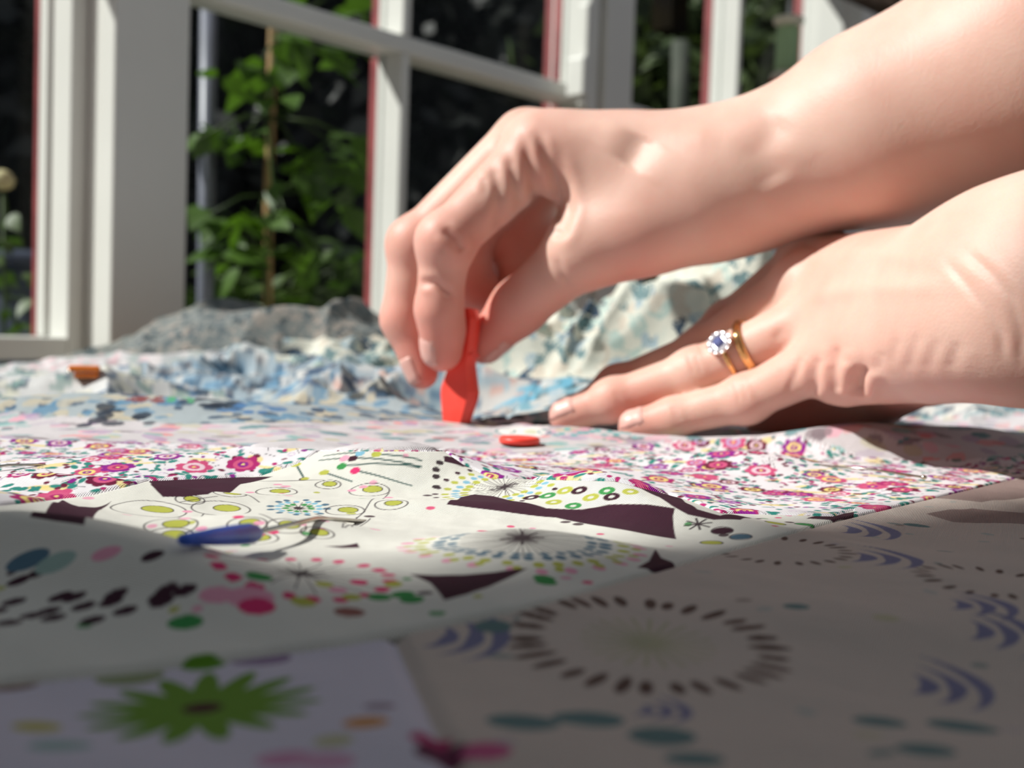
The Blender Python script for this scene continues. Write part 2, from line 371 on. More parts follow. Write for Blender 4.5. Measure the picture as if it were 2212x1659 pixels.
leaf_cloud('shrub_foliage', hp2, 5200, .045, M['hedge2'], 'olive green shrub leaves behind the green thread spool', 'foliage', 5)
tube('tree_trunk', [P(1640, 900, 3.9), P(1660, 400, 3.9), P(1655, 160, 3.9), P(1620, -200, 3.9)], [.09, .07, .06, .04], M['bark'])
tag(bpy.data.objects['tree_trunk'], 'brown tree trunk in the shrubs left of the thread spool', 'trunk')
# pale post outside, cane, plants
po = tube('pale_post', [P(440, 900, 1.52), P(444, 600, 1.5), P(452, -100, 1.5)], .0105, M['pipe']); tag(po, 'slim pale blue-grey post outside the main window', 'post')
cn_pts = [P(578, 760, 1.52), P(580, 420, 1.5), P(590, 60, 1.5), P(594, -160, 1.5)]
cn = tube('bamboo_cane', cn_pts, .0062, M['cane']); tag(cn, 'upright bamboo cane supporting the leafy climbing plant', 'cane')

def leaf_mesh():
    V = [(0, 0, 0)]; Fc = []
    prof = [(.0, .0), (.18, .26), (.38, .36), (.6, .28), (.8, .15), (1, 0)]
    V = []
    for y, wd in prof: V += [(-wd, y, .10 * wd - .25 * y * y), (0, y, -.25 * y * y), (wd, y, .10 * wd - .25 * y * y)]
    for i in range(len(prof) - 1):
        k = i * 3; Fc += [(k, k + 1, k + 4, k + 3), (k + 1, k + 2, k + 5, k + 4)]
    me = bpy.data.meshes.new('leaf'); me.from_pydata(V, [], Fc); me.update()
    me.polygons.foreach_set('use_smooth', [True] * len(me.polygons)); return me
LM = leaf_mesh(); LM.materials.append(M['leaf']); LM2 = leaf_mesh(); LM2.materials.append(M['leaf_low'])
def put_leaf(par, me, p, s, yaw, pit, rl):
    o = bpy.data.objects.new('leaf', me); o.location = tuple(p); o.rotation_euler = (pit, rl, yaw); o.scale = (s, s, s); link(o, par)
def plant(name, stem, clusters, me, seed, label, cat, d0, n_each=5, size=.04, group=None, rad=.003):
    r_ = random.Random(seed); root = empty(name); tag(root, label, cat, group)
    tube('stem', stem, rad, M['leaf_low'], root, 6)
    for px, py, sp in clusters:
        base = P(px, py, d0 + r_.uniform(-.06, .06))
        near = min(stem, key=lambda q: abs(q[2] - base[2])); 
        tube('twig', [near, (np.array(near) + base) / 2 + np.array([0, 0, .01]), base], rad * .5, M['leaf_low'], root, 5)
        for k in range(n_each):
            q = P(px + r_.uniform(-sp, sp), py + r_.uniform(-sp * .5, sp * .5), d0 + r_.uniform(-.07, .07))
            put_leaf(root, me, q, size * r_.uniform(.7, 1.3), r_.uniform(0, 2 * pi), r_.uniform(-1.0, .3), r_.uniform(-.7, .7))
    return root
cl = [(505, 170, 45), (560, 150, 40), (640, 110, 60), (700, 80, 60), (740, 130, 50), (600, 200, 30), (480, 285, 45), (530, 300, 30), (430, 300, 30), (650, 340, 50), (720, 310, 60), (780, 310, 50), (700, 390, 60), (770, 370, 50), (760, 440, 40), (640, 410, 40), (450, 465, 40), (500, 490, 40), (550, 470, 40), (620, 480, 40), (640, 540, 40), (520, 540, 30), (480, 560, 40), (760, 30, 50), (700, 0, 60)]
stem_pts = [P(584, 740, 1.47), P(572, 560, 1.46), P(592, 420, 1.45), P(578, 250, 1.46), P(600, 90, 1.45), P(640, -80, 1.46)]
plant('climbing_plant', stem_pts, cl, LM, 4, 'bright green climbing plant on the bamboo cane, seen through the main window', 'plant', 1.44, 6, .042)
cl = [(x, y, 38) for x, y in ((430, 640), (470, 600), (500, 650), (540, 610), (600, 640), (650, 590), (690, 620), (740, 560), (720, 650), (780, 600), (800, 640), (640, 660), (560, 670), (450, 680), (760, 680), (690, 540), (800, 560))]
plant('low_bush', [P(620, 900, 1.62), P(625, 760, 1.62), P(620, 640, 1.62)], cl, LM2, 9, 'mid green low bush below the climbing plant', 'plant', 1.6, 8, .040)
cl = [(12, 470, 14), (20, 520, 14), (0, 560, 18), (18, 600, 18), (60, 640, 22), (20, 680, 26), (75, 700, 22), (40, 725, 26), (95, 690, 14), (5, 730, 24), (60, 600, 14)]
pb = plant('potted_flower', [P(8, 860, 1.2), P(10, 640, 1.2), P(6, 395, 1.2)], cl, LM2, 12, 'slender green plant with a pale flower head outside the left casement', 'plant', 1.2, 4, .020, rad=.0016)
lathe('flower_head', [(.001, -.010), (.010, -.006), (.013, .002), (.009, .009), (.003, .012)], M['petal'], pb, 10, tuple(P(6, 392, 1.2)))
bl = empty('water_butt', tuple(P(40, 560, 2.3) * np.array([1, 1, 0]) + np.array([0, 0, -.60]))); tag(bl, 'blue-grey lidded water butt beyond the left casement', 'water butt')
ztop = P(40, 555, 2.3)[2] + .60
lathe('barrel', [(.22, 0), (.25, .1), (.26, ztop * .5), (.245, ztop - .03), (.20, ztop - .02)], M['bluewall'], bl, 28)
lathe('lid', [(.25, ztop - .028), (.26, ztop - .02), (.255, ztop), (.05, ztop + .012)], M['bluewall'], bl, 28)
# black lantern hanging outside window 3
q0 = P(1448, 25, 2.3)
lt = empty('hanging_lantern', tuple(q0)); tag(lt, 'black box-shaped lantern hanging outside, above the right hand', 'lantern')
lt.rotation_euler = (0, 0, WRZ)
box('lantern_body', (-.030, -.025, -.042), (.030, .025, .05), M['black'], lt); box('lantern_cap', (-.034, -.029, .05), (.034, .029, .056), M['black'], lt)
tube('hanger', [(0, 0, .056), (0, 0, .5)], .003, M['black'], lt, 6)
gp = tube('garden_post', [P(1466, 420, 2.6), P(1470, 90, 2.6)], .020, M['mossy']); tag(gp, 'grey-green round garden post below the black lantern', 'post')

# ------------------------------------------------------------------ table (aligned with the window wall)
TZ = -0.012
tb = wempty('table'); tag(tb, 'wooden work table under the patchwork and sewing machine', 'table')
T0, T1, D0, D1 = -1.20, .95, .045, 1.12
box('tabletop', (T0, -D1, TZ - .03), (T1, -D0, TZ), M['wood'], tb, .003)
for a in (T0 + .06, T1 - .06):
    for d in (D0 + .06, D1 - .06):
        box('leg', (a - .03, -d - .03, ZF), (a + .03, -d + .03, TZ - .0305), M['wood'], tb, .003)

# ------------------------------------------------------------------ patchwork: a height field with sewn patches
def base_pt(px, py):
    v = ray(px, py); k = -CP[2] / v[2]; return CP + v * k
HUMPS = []
def hump(px, py, amp, sx, sy, rot=0.0, y=None):
    b = base_pt(px, py); x0, y0 = b[0], b[1]
    if y0 < .45: amp *= 1.35
    HUMPS.append((x0, y0, amp * .001, sx * .001, sy * .001, radians(rot)))
# px,py on the flat plane, amp mm, sx mm, sy mm, rotation
hump(110, 1215, 6.0, 34, 12, -20)
hump(400, 1290, 2.8, 24, 10, -22)
hump(-150, 1120, 5.0, 40, 20, 0)
hump(860, 1035, 6.5, 24, 14, -5)
hump(930, 1095, 1.6, 34, 8, -8)
hump(1290, 1085, 5.5, 24, 11, -30)
hump(1420, 1120, 2.2, 30, 9, -34)
hump(1650, 1010, 3.4, 30, 16, -15)
hump(1850, 975, 9.0, 32, 20, 8)
hump(2130, 985, 7.5, 30, 18, 0)
hump(1480, 960, 2.5, 40, 18, 0)
hump(660, 1010, 3.5, 22, 10, 20)
hump(250, 1010, 2.5, 60, 16, 8)
hump(560, 1150, 2.8, 24, 10, 10)
hump(620, 815, 15, 80, 26, 0)
hump(860, 790, 14, 50, 40, 0)
hump(1120, 1190, 2.5, 22, 9, -10)
hump(330, 1075, 2.5, 26, 9, 5)
hump(60, 1060, 3.0, 24, 9, -8)
hump(1100, 1230, 1.5, 26, 12, 0)
hump(1060, 945, 2.0, 45, 14, 0)
hump(300, 905, 6, 80, 22, 4)
hump(780, 905, 4, 60, 22, 4)
hump(1130, 935, 3.2, 9, 9, 0)
hump(2150, 880, 14, 60, 40, 10)
def vnoise(x, y, seed=0):
    xi = np.floor(x).astype(np.int64); yi = np.floor(y).astype(np.int64); fx = x - xi; fy = y - yi
    fx = fx * fx * (3 - 2 * fx); fy = fy * fy * (3 - 2 * fy)
    def h(a, b_):
        n = (a * 374761393 + b_ * 668265263 + seed * 1274126177) & 0x7fffffff
        n = ((n ^ (n >> 13)) * 1274126177) & 0x7fffffff
        return ((n ^ (n >> 16)) & 0xffff) / 65535.0
    return (h(xi, yi) * (1 - fx) + h(xi + 1, yi) * fx) * (1 - fy) + (h(xi, yi + 1) * (1 - fx) + h(xi + 1, yi + 1) * fx) * fy
def sstep(a, b_, x):
    t = np.clip((x - a) / (b_ - a), 0, 1); return t * t * (3 - 2 * t)
def Hgt(x, y):
    x = np.asarray(x, float); y = np.asarray(y, float); z = np.zeros(np.broadcast(x, y).shape)
    for x0, y0, a, sx, sy, r in HUMPS:
        dx = x - x0; dy = y - y0; u = dx * cos(r) + dy * sin(r); v = -dx * sin(r) + dy * cos(r)
        z = z + a * np.exp(-(u / sx) ** 2 - (v / sy) ** 2)
    n1 = vnoise(x * 14 + 3, y * 22 + 9, 1) - .5; n2 = vnoise(x * 38 + y * 12, y * 60, 2) - .5; n3 = vnoise(x * 120, y * 140 + x * 50, 6) - .5
    z = z + .0044 * n1 + .0018 * n2 + .0004 * n3
    # crumpled blue zone further back
    wx = x + .03 * vnoise(x * 20, y * 20, 5); wy = y + .03 * vnoise(x * 17, y * 23, 8)
    rg = 1 - np.abs(2 * vnoise(wx * 15, wy * 19, 3) - 1); rg2 = 1 - np.abs(2 * vnoise(wx * 32 + 5, wy * 34, 4) - 1)
    z = z + sstep(.34, .42, y) * (-.0015) + sstep(.34, .42, y) * .0036 * (1 - np.abs(2 * vnoise(x * 13 + y * 6, y * 34 + x * 5, 12) - 1)) ** 1.4
    env = sstep(.47, .56, y) * sstep(-.42, -.20, x) * (1 - sstep(.0, .10, x) * .5)
    z = z + env * (.017 * rg ** 1.6 + .007 * rg2 ** 1.6 - .008)
    z = z + sstep(.50, .75, y) * sstep(-.30, -.12, x) * .008 * (vnoise(x * 9 + 2, y * 14, 7))
    return z
for qx, qy in ((985, 912), (1215, 918), (1345, 940)):      # the cloth is pressed flat under the tool and fingertips
    b_ = base_pt(qx, qy); HUMPS.append((b_[0], b_[1], -float(Hgt(b_[0], b_[1])), .035, .020, 0.0))

# tessellation: fan of rows and columns, finest where the cloth is nearest
def rows_to_y(): 
    K = np.concatenate([np.arange(62, 200, 1.6), np.arange(200, 640, .62), np.arange(640, 1040, 2.2), np.geomspace(1060, 3800, 16)])
    return (CAMH * FPX / K)[::-1]
ys = rows_to_y()
side = np.concatenate([np.geomspace(.488, .82, 46), np.geomspace(.86, 3.2, 12)])
cx = np.concatenate([-side[::-1], np.linspace(-.485, .485, 980), side])
X = ys[:, None] * cx[None, :]; Y = np.repeat(ys[:, None], len(cx), 1)
Z = Hgt(X, Y)
def project_arr(X, Y, Z):
    vx, vy, vz = X - CP[0], Y - CP[1], Z - CP[2]
    d = vx * fw[0] + vy * fw[1] + vz * fw[2]
    return 1106 + FPX * (vx * RT[0] + vy * RT[1] + vz * RT[2]) / d, 829.5 - FPX * (vx * UP[0] + vy * UP[1] + vz * UP[2]) / d
PX, PY = project_arr(X, Y, Z)
PYm = np.minimum.accumulate(PY, axis=0)      # silhouettes seen from near to far
def poly(pts, x): 
    a = np.array(pts, float); return np.interp(x, a[:, 0], a[:, 1])
S1 = [(-900, 1600), (-100, 1480), (330, 1438), (750, 1385), (1100, 1318), (1480, 1213), (1800, 1125), (2212, 1028), (2700, 900), (3600, 800)]
S2 = [(-900, 1100), (0, 1088), (200, 1066), (320, 1036), (560, 1026), (640, 1000), (690, 972), (960, 972), (1000, 1000), (1060, 1030), (1330, 1036), (1480, 1075), (1560, 1105), (1720, 1110), (1800, 1112), (2212, 1000), (3600, 760)]
S3 = [(-900, 945), (0, 945), (500, 960), (690, 968), (980, 968), (1100, 980), (1500, 950), (1650, 945), (1720, 940), (1850, 985), (2000, 995), (2212, 985), (3600, 800)]
S4 = [(-900, 880), (0, 888), (400, 915), (700, 910), (1000, 905), (1150, 900), (1500, 925), (2700, 870), (3600, 800)]
DV = [(0, 640), (1300, 820), (1385, 860), (1659, 985), (2200, 1100)]
s1, s2, s3, s4 = (poly(S, PX) for S in (S1, S2, S3, S4))
s2 = np.where(PX > 1845, s1, np.minimum(s2, s1 - 3))
s3 = np.minimum(s3, s2)
dv = poly(DV, PYm)
pid = np.zeros(X.shape, int)
pid[PYm > s1] = 1; pid[(PYm > s1) & (PX < dv)] = 0
pid[(PYm <= s1) & (PYm > s2)] = 2
pid[(PYm <= s2) & (PYm > s3)] = 3
pid[(PYm <= s3) & (PYm > s4)] = 4
pid[(pid == 2) & (PX > 2050)] = 3
far = PYm <= s4
seeds = np.array([(-.42, .60), (-.30, .72), (-.20, .56), (-.10, .52), (-.13, .64), (-.03, .60), (-.04, .74), (.06, .58), (.07, .70), (.18, .60), (.30, .62), (.32, .48), (-.55, .80), (-.22, .86), (.05, .95), (.4, .85)])
ss = np.stack([(X - a) ** 2 + (Y - b_) ** 2 for a, b_ in seeds], -1)
o2 = np.sort(ss, -1); vor = np.argmin(ss, -1)
pid[far] = 5 + vor[far]
# seam recess
def seam(dpy): 
    return np.exp(-((dpy * (Y * Y) / (CAMH * FPX)) / .0013) ** 2)
dip = seam(PYm - s1) * 1.0 + .8 * seam(PYm - s2) * (PYm < s1) + .7 * seam(PYm - s3) * (PYm < s2) + .6 * seam(PYm - s4)
dip = dip + np.where(PYm > s1, np.exp(-(((PX - dv) * Y / FPX) / .0013) ** 2), 0)
dip = dip + np.where(far, np.exp(-(((np.sqrt(o2[..., 1]) - np.sqrt(o2[..., 0]))) / .0025) ** 2) * 1.5, 0)
Zs = Z - .0011 * np.clip(dip, 0, 1.6)
del ss, o2

# printing: colour per point of the cloth
C = np.zeros(X.shape + (3,), np.float32)
BASE = {0: (.66, .63, .72), 1: (.60, .52, .46), 2: (.75, .745, .675), 3: (.79, .76, .78), 4: (.63, .60, .61)}
farb = [(.80, .68, .70), (.74, .70, .70), (.62, .63, .62), (.40, .46, .48), (.34, .42, .47), (.50, .49, .47), (.26, .36, .42), (.56, .58, .56), (.72, .72, .66), (.68, .66, .62), (.40, .46, .46), (.66, .62, .60), (.78, .66, .68), (.72, .74, .72), (.6, .6, .58), (.6, .64, .62)]
for i, c_ in enumerate(farb): BASE[5 + i] = c_
for k, v in BASE.items(): C[pid == k] = v
def window_idx(x, y, R):
    i0, i1 = np.searchsorted(ys, y - R), np.searchsorted(ys, y + R)
    if i1 <= i0: return None
    ya, yb = max(ys[i0], .02), max(y - R, .02)
    xs = [(x - R) / max(y - R, .02), (x - R) / (y + R), (x + R) / max(y - R, .02), (x + R) / (y + R)]
    j0, j1 = np.searchsorted(cx, min(xs)), np.searchsorted(cx, max(xs))
    if j1 <= j0: return None
    return slice(i0, i1), slice(j0, j1)
SOFT = .00012
def paint(x, y, R, fn, col, ids=None, alpha=1.0):
    w_ = window_idx(x, y, R)
    if w_ is None: return
    dx = X[w_] - x; dy = Y[w_] - y
    d = fn(dx, dy)                      # signed distance, metres (negative = inside)
    a = np.clip(.5 - d / (2 * SOFT), 0, 1) * alpha
    if ids is not None:
        p = pid[w_]; a = a * (np.isin(p, ids) if hasattr(ids, '__len__') else (p == ids))
    C[w_] = C[w_] * (1 - a[..., None]) + np.array(col, np.float32) * a[..., None]
def ell(x, y, a, b_, ang, col, ids=None, alpha=1.0):
    ca, sa = cos(ang), sin(ang)
    paint(x, y, max(a, b_) * 1.1, lambda dx, dy: (np.hypot((dx * ca + dy * sa) / a, (-dx * sa + dy * ca) / b_) - 1) * min(a, b_), col, ids, alpha)
def ringp(x, y, r, wd, col, ids=None, asp=1.0):
    paint(x, y, r * max(1, asp) * 1.2 + wd, lambda dx, dy: np.abs(np.hypot(dx, dy / asp) - r) - wd / 2, col, ids)
def linep(x1, y1, x2, y2, wd, col, ids=None):
    mx_, my_ = (x1 + x2) / 2, (y1 + y2) / 2; L = math.hypot(x2 - x1, y2 - y1)
    def f(dx, dy):
        ax, ay = x1 - mx_, y1 - my_; ux, uy = x2 - x1, y2 - y1
        t = np.clip(((dx - ax) * ux + (dy - ay) * uy) / (L * L + 1e-12), 0, 1)
        return np.hypot(dx - ax - t * ux, dy - ay - t * uy) - wd / 2
    paint(mx_, my_, L / 2 + wd, f, col, ids)
# locate a pixel of the photo on the cloth
def loc(px, py):
    v = ray(px, py); k = np.geomspace(.07, 1.5, 6000); q = CP[None, :] + v[None, :] * k[:, None]
    hit = np.nonzero(q[:, 2] < Hgt(q[:, 0], q[:, 1]))[0]
    if len(hit) == 0: return base_pt(px, py)
    return q[hit[0]]
def polyp(pxs, col, ids=None):
    q = [loc(a, b_) for a, b_ in pxs]
    # smooth the outline a little
    q = np.array([p[:2] for p in q]); c0 = q.mean(0); R = np.abs(q - c0).max() * 1.3
    def f(dx, dy):
        ins = np.zeros(dx.shape, bool); dmin = np.full(dx.shape, 9.0); n = len(q)
        for i in range(n):
            ax, ay = q[i] - c0; bx, by = q[(i + 1) % n] - c0
            ux, uy = bx - ax, by - ay
            t = np.clip(((dx - ax) * ux + (dy - ay) * uy) / (ux * ux + uy * uy + 1e-14), 0, 1)
            dmin = np.minimum(dmin, np.hypot(dx - ax - t * ux, dy - ay - t * uy))
            cond = ((ay > dy) != (by > dy)) & (dx < (bx - ax) * (dy - ay) / (by - ay + 1e-14) + ax)
            ins ^= cond
        return np.where(ins, -dmin, dmin)
    paint(c0[0], c0[1], R, f, col, ids)
RR = random.Random(21)
u = RR.uniform
# -- patch 3: small magenta / teal / yellow floral
MAG = (.42, .02, .15); PUR = (.27, .015, .26); TEAL = (.03, .24, .20); MAR = (.15, .008, .04); YEL = (.82, .66, .22); LIL = (.52, .36, .58); PNK = (.80, .30, .36); DK = (.035, .02, .03)
def floral(x0, x1, y0, y1, ids, n, mute=0.0):
    mix = lambda c_: tuple(a * (1 - mute) + .62 * mute for a in c_)
    ar = (x1 - x0) * (y1 - y0)
    for _ in range(int(n * .22)):
        x, y = u(x0, x1), u(y0, y1); ell(x, y, u(.002, .006), u(.0007, .0016), u(-.6, .6), mix(YEL), ids, .8)
    for _ in range(int(n * 1.0)):
        x, y, a = u(x0, x1), u(y0, y1), u(0, pi); L = u(.002, .005); linep(x, y, x + L * cos(a), y + L * sin(a), .00022, mix((.10, .08, .10)), ids)
    for _ in range(int(n * 1.9)):
        ell(u(x0, x1), u(y0, y1), u(.0011, .0018), u(.0006, .0010), u(0, pi), mix(TEAL), ids)
    for _ in range(int(n * 1.5)):
        ell(u(x0, x1), u(y0, y1), u(.0006, .0014), u(.0005, .0009), u(0, pi), mix(RR.choice([MAR, MAR, MAG, PUR])), ids)
    for _ in range(int(n * .5)):
        ringp(u(x0, x1), u(y0, y1), u(.0007, .0010), .0002, mix(LIL), ids)
    for _ in range(int(n * .30)):
        x, y, r = u(x0, x1), u(y0, y1), u(.0026, .0046); c1 = RR.choice([MAG, PUR, MAR, (.60, .08, .20)])
        for k in range(7):
            t = 2 * pi * k / 7 + u(0, .4); ell(x + r * .62 * cos(t), y + r * .62 * sin(t), r * .45, r * .38, t, mix(c1), ids)
        ell(x, y, r * .62, r * .62, 0, mix(RR.choice([YEL, (.62, .10, .22), (.80, .60, .66), LIL])), ids)
        ell(x, y, r * .34, r * .34, 0, mix(RR.choice([MAG, c1, PUR])), ids)
        ell(x, y, r * .12, r * .12, 0, mix(YEL), ids)
floral(-.26, .30, .22, .47, 3, 3600)
# -- patch 4: pale lilac print
for _ in range(3600):
    x, y = u(-.30, .32), u(.34, .62)
    ell(x, y, u(.002, .006), u(.0012, .003), u(-.6, .6), RR.choice([(.45, .32, .48), (.50, .44, .52), (.12, .28, .30), (.55, .52, .34), (.78, .42, .50), (.30, .50, .48), (.25, .2, .22), (.80, .30, .30)]), 4, u(.5, .95))
for _ in range(300):
    x, y, a = u(-.3, .32), u(.34, .6), u(-.5, .5); linep(x, y, x + .005 * cos(a), y + .005 * sin(a), .0007, (.08, .28, .30), 4)
q = loc(1128, 932)
ell(q[0], q[1], .0085, .0075, 0, (.90, .88, .84), 4); ringp(q[0] - .006, q[1], .0035, .0006, (.05, .28, .28), 4); ell(q[0] + .003, q[1], .0024, .0026, 0, (.72, .76, .55), 4); ringp(q[0] + .008, q[1], .0022, .0006, (.05, .28, .28), 4)
for k in range(14): ell(q[0] + .012 + .0022 * k, q[1] + u(-.003, .003), .0013, .0010, 0, (.12, .42, .42), 4)
# -- far patches: mixed prints, with dark motifs added as fold shading
FP = {5: [(.75, .35, .42), (.55, .42, .55), (.35, .5, .42)], 6: [(.7, .4, .45), (.45, .5, .5), (.35, .42, .4)], 7: [(.03, .06, .10), (.20, .32, .30), (.66, .66, .55), (.06, .14, .25)], 8: [(.04, .08, .14), (.13, .28, .42), (.55, .50, .38)],
      9: [(.05, .12, .20), (.14, .30, .45), (.10, .10, .12), (.62, .62, .60)], 10: [(.10, .18, .26), (.55, .35, .3), (.3, .4, .45)], 11: [(.02, .04, .07), (.10, .24, .36), (.65, .65, .7), (.05, .05, .07)], 12: [(.12, .35, .45), (.4, .5, .55), (.05, .1, .12)],
      13: [(.2, .4, .4), (.3, .35, .45), (.6, .65, .5)]}
for _ in range(13000):
    x, y = u(-.50, .45), u(.40, .98); i, j = np.searchsorted(ys, y), 0
    if i >= len(ys): continue
    j = int(np.clip(np.searchsorted(cx, x / y), 0, len(cx) - 1)); p = int(pid[i, j])
    if p < 5: continue
    s = u(.6, 1.5) * (1 + (y - .5))
    ell(x, y, .0036 * s, .0024 * s, u(0, pi), RR.choice(FP.get(p, [(.2, .34, .38), (.5, .5, .5), (.08, .12, .16)])), p, u(.6, .95))
for a, b_, s, c_ in ((1155, 845, .018, (.13, .40, .55)), (1180, 838, .012, (.16, .42, .55)), (450, 870, .013, (.02, .03, .05)), (270, 900, .012, (.02, .03, .05)), (560, 880, .012, (.08, .2, .4)), (395, 862, .006, (.1, .45, .2)), (300, 855, .010, (.25, .05, .05)), (740, 800, .016, (.05, .08, .14)), (640, 840, .010, (.07, .13, .24)), (1100, 905, .015, (.03, .02, .03)), (560, 815, .010, (.03, .05, .08)), (820, 830, .014, (.02, .03, .04))):
    q = loc(a, b_)
    for k in range(9): ell(q[0] + u(-s, s), q[1] + u(-s, s) * .8, s * u(.15, .4), s * u(.12, .3), u(0, pi), c_, None, .85)
# -- patch 2: cream cloth with plum shapes, dandelion circles and dots
PLUM = (.050, .014, .028); LIME = (.48, .50, .08); SLATE = (.09, .18, .25); HOT = (.72, .04, .17); BLSH = (.80, .36, .48); GRN = (.05, .30, .08); INK = (.05, .035, .04); SKY = (.22, .48, .62)
def dot(px, py, r, col, asp=1.0, ids=2): q = loc(px, py); ell(q[0], q[1], r, r * asp, 0, col, ids)
for _ in range(260):
    x, y = u(-.2, .2), u(.15, .30); ell(x, y, u(.0007, .0013), u(.0007, .0012), 0, RR.choice([BLSH, LIME, HOT, GRN, PLUM, BLSH]), 2, .9)
def rosette(px, py, R, n, ringcol, spoke, rings, center=.0016, ids=2, clear=None, sp_n=26):
    q = loc(px, py); x, y = q[0], q[1]
    ell(x, y, clear or R * 1.15, clear or R * 1.15, 0, BASE[ids], ids)
    for k in range(sp_n):
        t = 2 * pi * (k + u(-.3, .3)) / sp_n; rr = R * u(.72, .95); linep(x, y, x + rr * cos(t), y + rr * sin(t), .00022, spoke, ids)
    for k in range(n):
        t = 2 * pi * (k + u(-.15, .15)) / n; ell(x + R * cos(t), y + R * sin(t), R * .085, R * .062, t, ringcol, ids)
    for rad, m_, c_, s in rings:
        for k in range(m_):
            t = 2 * pi * (k + u(-.2, .2)) / m_; ell(x + R * rad * cos(t), y + R * rad * sin(t), s, s * .8, t, c_, ids)
    for k in range(8):
        t = 2 * pi * k / 8; linep(x, y, x + center * cos(t) * 1.6, y + center * sin(t) * 1.6, .0005, INK, ids)
    ell(x, y, center * .6, center * .6, 0, INK, ids)
rosette(1128, 1162, .0150, 34, SLATE, INK, [(.84, 30, SLATE, .0010), (1.22, 30, LIME, .0012), (1.42, 26, BLSH, .0013), (1.36, 20, LIME, .0010)], .0024, clear=.022, sp_n=60)
rosette(652, 1240, .0135, 20, HOT, INK, [(1.0, 20, HOT, .0011)], .0026, clear=.0155, sp_n=22)
rosette(1090, 1052, .0120, 30, SKY, INK, [(.82, 24, LIME, .0011), (1.2, 26, LIME, .0010), (1.4, 24, PLUM, .0008)], .0018, clear=.016, sp_n=40)
rosette(645, 1098, .0046, 14, SLATE, INK, [(.6, 9, GRN, .0008), (1.35, 12, SLATE, .0009), (1.0, 14, SKY, .0008)], .0006, clear=.0075, sp_n=12)
for a, b_, s in ((340, 1100, 1.5), (490, 1098, 1.3), (380, 1131, 1.1), (605, 1061, 1.1), (805, 1057, 1.1), (752, 1102, 1.0), (540, 1129, .9), (625, 1133, .9), (712, 1046, .8), (502, 1066, .9), (415, 1078, .8), (480, 1156, 1.0), (376, 1155, 1.0), (558, 1162, 1.0), (850, 1086, .9), (690, 1150, .8)):
    q = loc(a, b_); k = .00125 * s
    ringp(q[0] - k * .7 * (s - .4), q[1] - k * .6, k * (2.0 + 1.4 * s), .00034, INK, 2, .9); ell(q[0], q[1], k * 1.8, k * 1.6, 0, LIME, 2); ringp(q[0], q[1], k * 1.75, .00028, INK, 2, .9)
for x1, y1, x2, y2 in ((770, 1120, 840, 1065), (745, 1140, 800, 1120), (740, 1140, 748, 1120), (760, 1138, 770, 1118), (560, 1040, 700, 1036), (480, 1060, 560, 1085), (385, 1120, 440, 1110), (390, 1085, 470, 1072), (680, 1110, 760, 1130), (560, 1110, 600, 1130)):
    a, b_ = loc(x1, y1), loc(x2, y2); linep(a[0], a[1], b_[0], b_[1], .0003, INK, 2)
for a, b_ in ((405, 1105), (400, 1120), (435, 1142), (470, 1148), (560, 1130), (650, 1132), (515, 1117), (760, 1060), (785, 1052), (560, 1155), (590, 1150), (540, 1064), (600, 1047), (840, 1075), (700, 1125)): dot(a, b_, .0011, RR.choice([HOT, BLSH, BLSH]), .8)
for x1, y1, x2, y2, c_ in ((762, 991, 910, 1009, PLUM), (738, 1008, 905, 1010, GRN), (813, 981, 910, 995, LIME), (767, 1017, 889, 1049, HOT), (700, 1021, 760, 1040, LIME), (778, 979, 700, 985, SKY), (744, 990, 690, 995, BLSH), (640, 1004, 655, 1030, LIME)):
    a, b_ = loc(x1, y1), loc(x2, y2); linep(a[0], a[1], b_[0], b_[1], .00055, (.04, .10, .09), 2); ell(a[0], a[1], .0013, .0012, 0, c_, 2)
for a, b_ in ((942, 1015), (942, 1030), (942, 1052), (950, 1000)): dot(a, b_, .0010, INK)
polyp([(322, 1036), (420, 1029), (500, 1029), (590, 1029), (520, 1046), (450, 1068), (400, 1074), (352, 1074), (340, 1062), (326, 1048)], PLUM, 2)
polyp([(135, 1080), (170, 1094), (205, 1096), (240, 1083), (222, 1098), (203, 1115), (182, 1135), (120, 1126), (65, 1117), (100, 1104)], PLUM, 2)
polyp([(965, 1090), (995, 1074), (1025, 1068), (1066, 1072), (1106, 1082), (1180, 1098), (1256, 1101), (1316, 1090), (1400, 1090), (1458, 1098), (1454, 1115), (1455, 1135), (1461, 1165), (1400, 1155), (1306, 1138), (1200, 1118), (1106, 1108), (1030, 1098)], PLUM, 2)
polyp([(885, 1240), (940, 1243), (1000, 1242), (1070, 1236), (1140, 1228), (1095, 1250), (1055, 1268), (1010, 1284), (960, 1297), (948, 1280), (930, 1260)], PLUM, 2)
polyp([(1376, 1226), (1402, 1212), (1416, 1187), (1428, 1205), (1463, 1218), (1432, 1227), (1406, 1230)], PLUM, 2)
polyp([(1291, 1038), (1330, 1036), (1368, 1040), (1410, 1050), (1446, 1063), (1480, 1085), (1506, 1100), (1556, 1114), (1651, 1119), (1600, 1123), (1541, 1123), (1486, 1112), (1450, 1092), (1424, 1074), (1385, 1056), (1346, 1044)], PLUM, 2)
polyp([(1740, 1120), (1800, 1110), (1850, 1105), (1860, 1114), (1800, 1124)], PLUM, 2)
polyp([(700, 1180), (735, 1179), (772, 1173), (778, 1183), (740, 1184)], PLUM, 2)
polyp([(958, 985), (990, 990), (1020, 1003), (1045, 1012), (1000, 1008), (960, 997)], PLUM, 2)
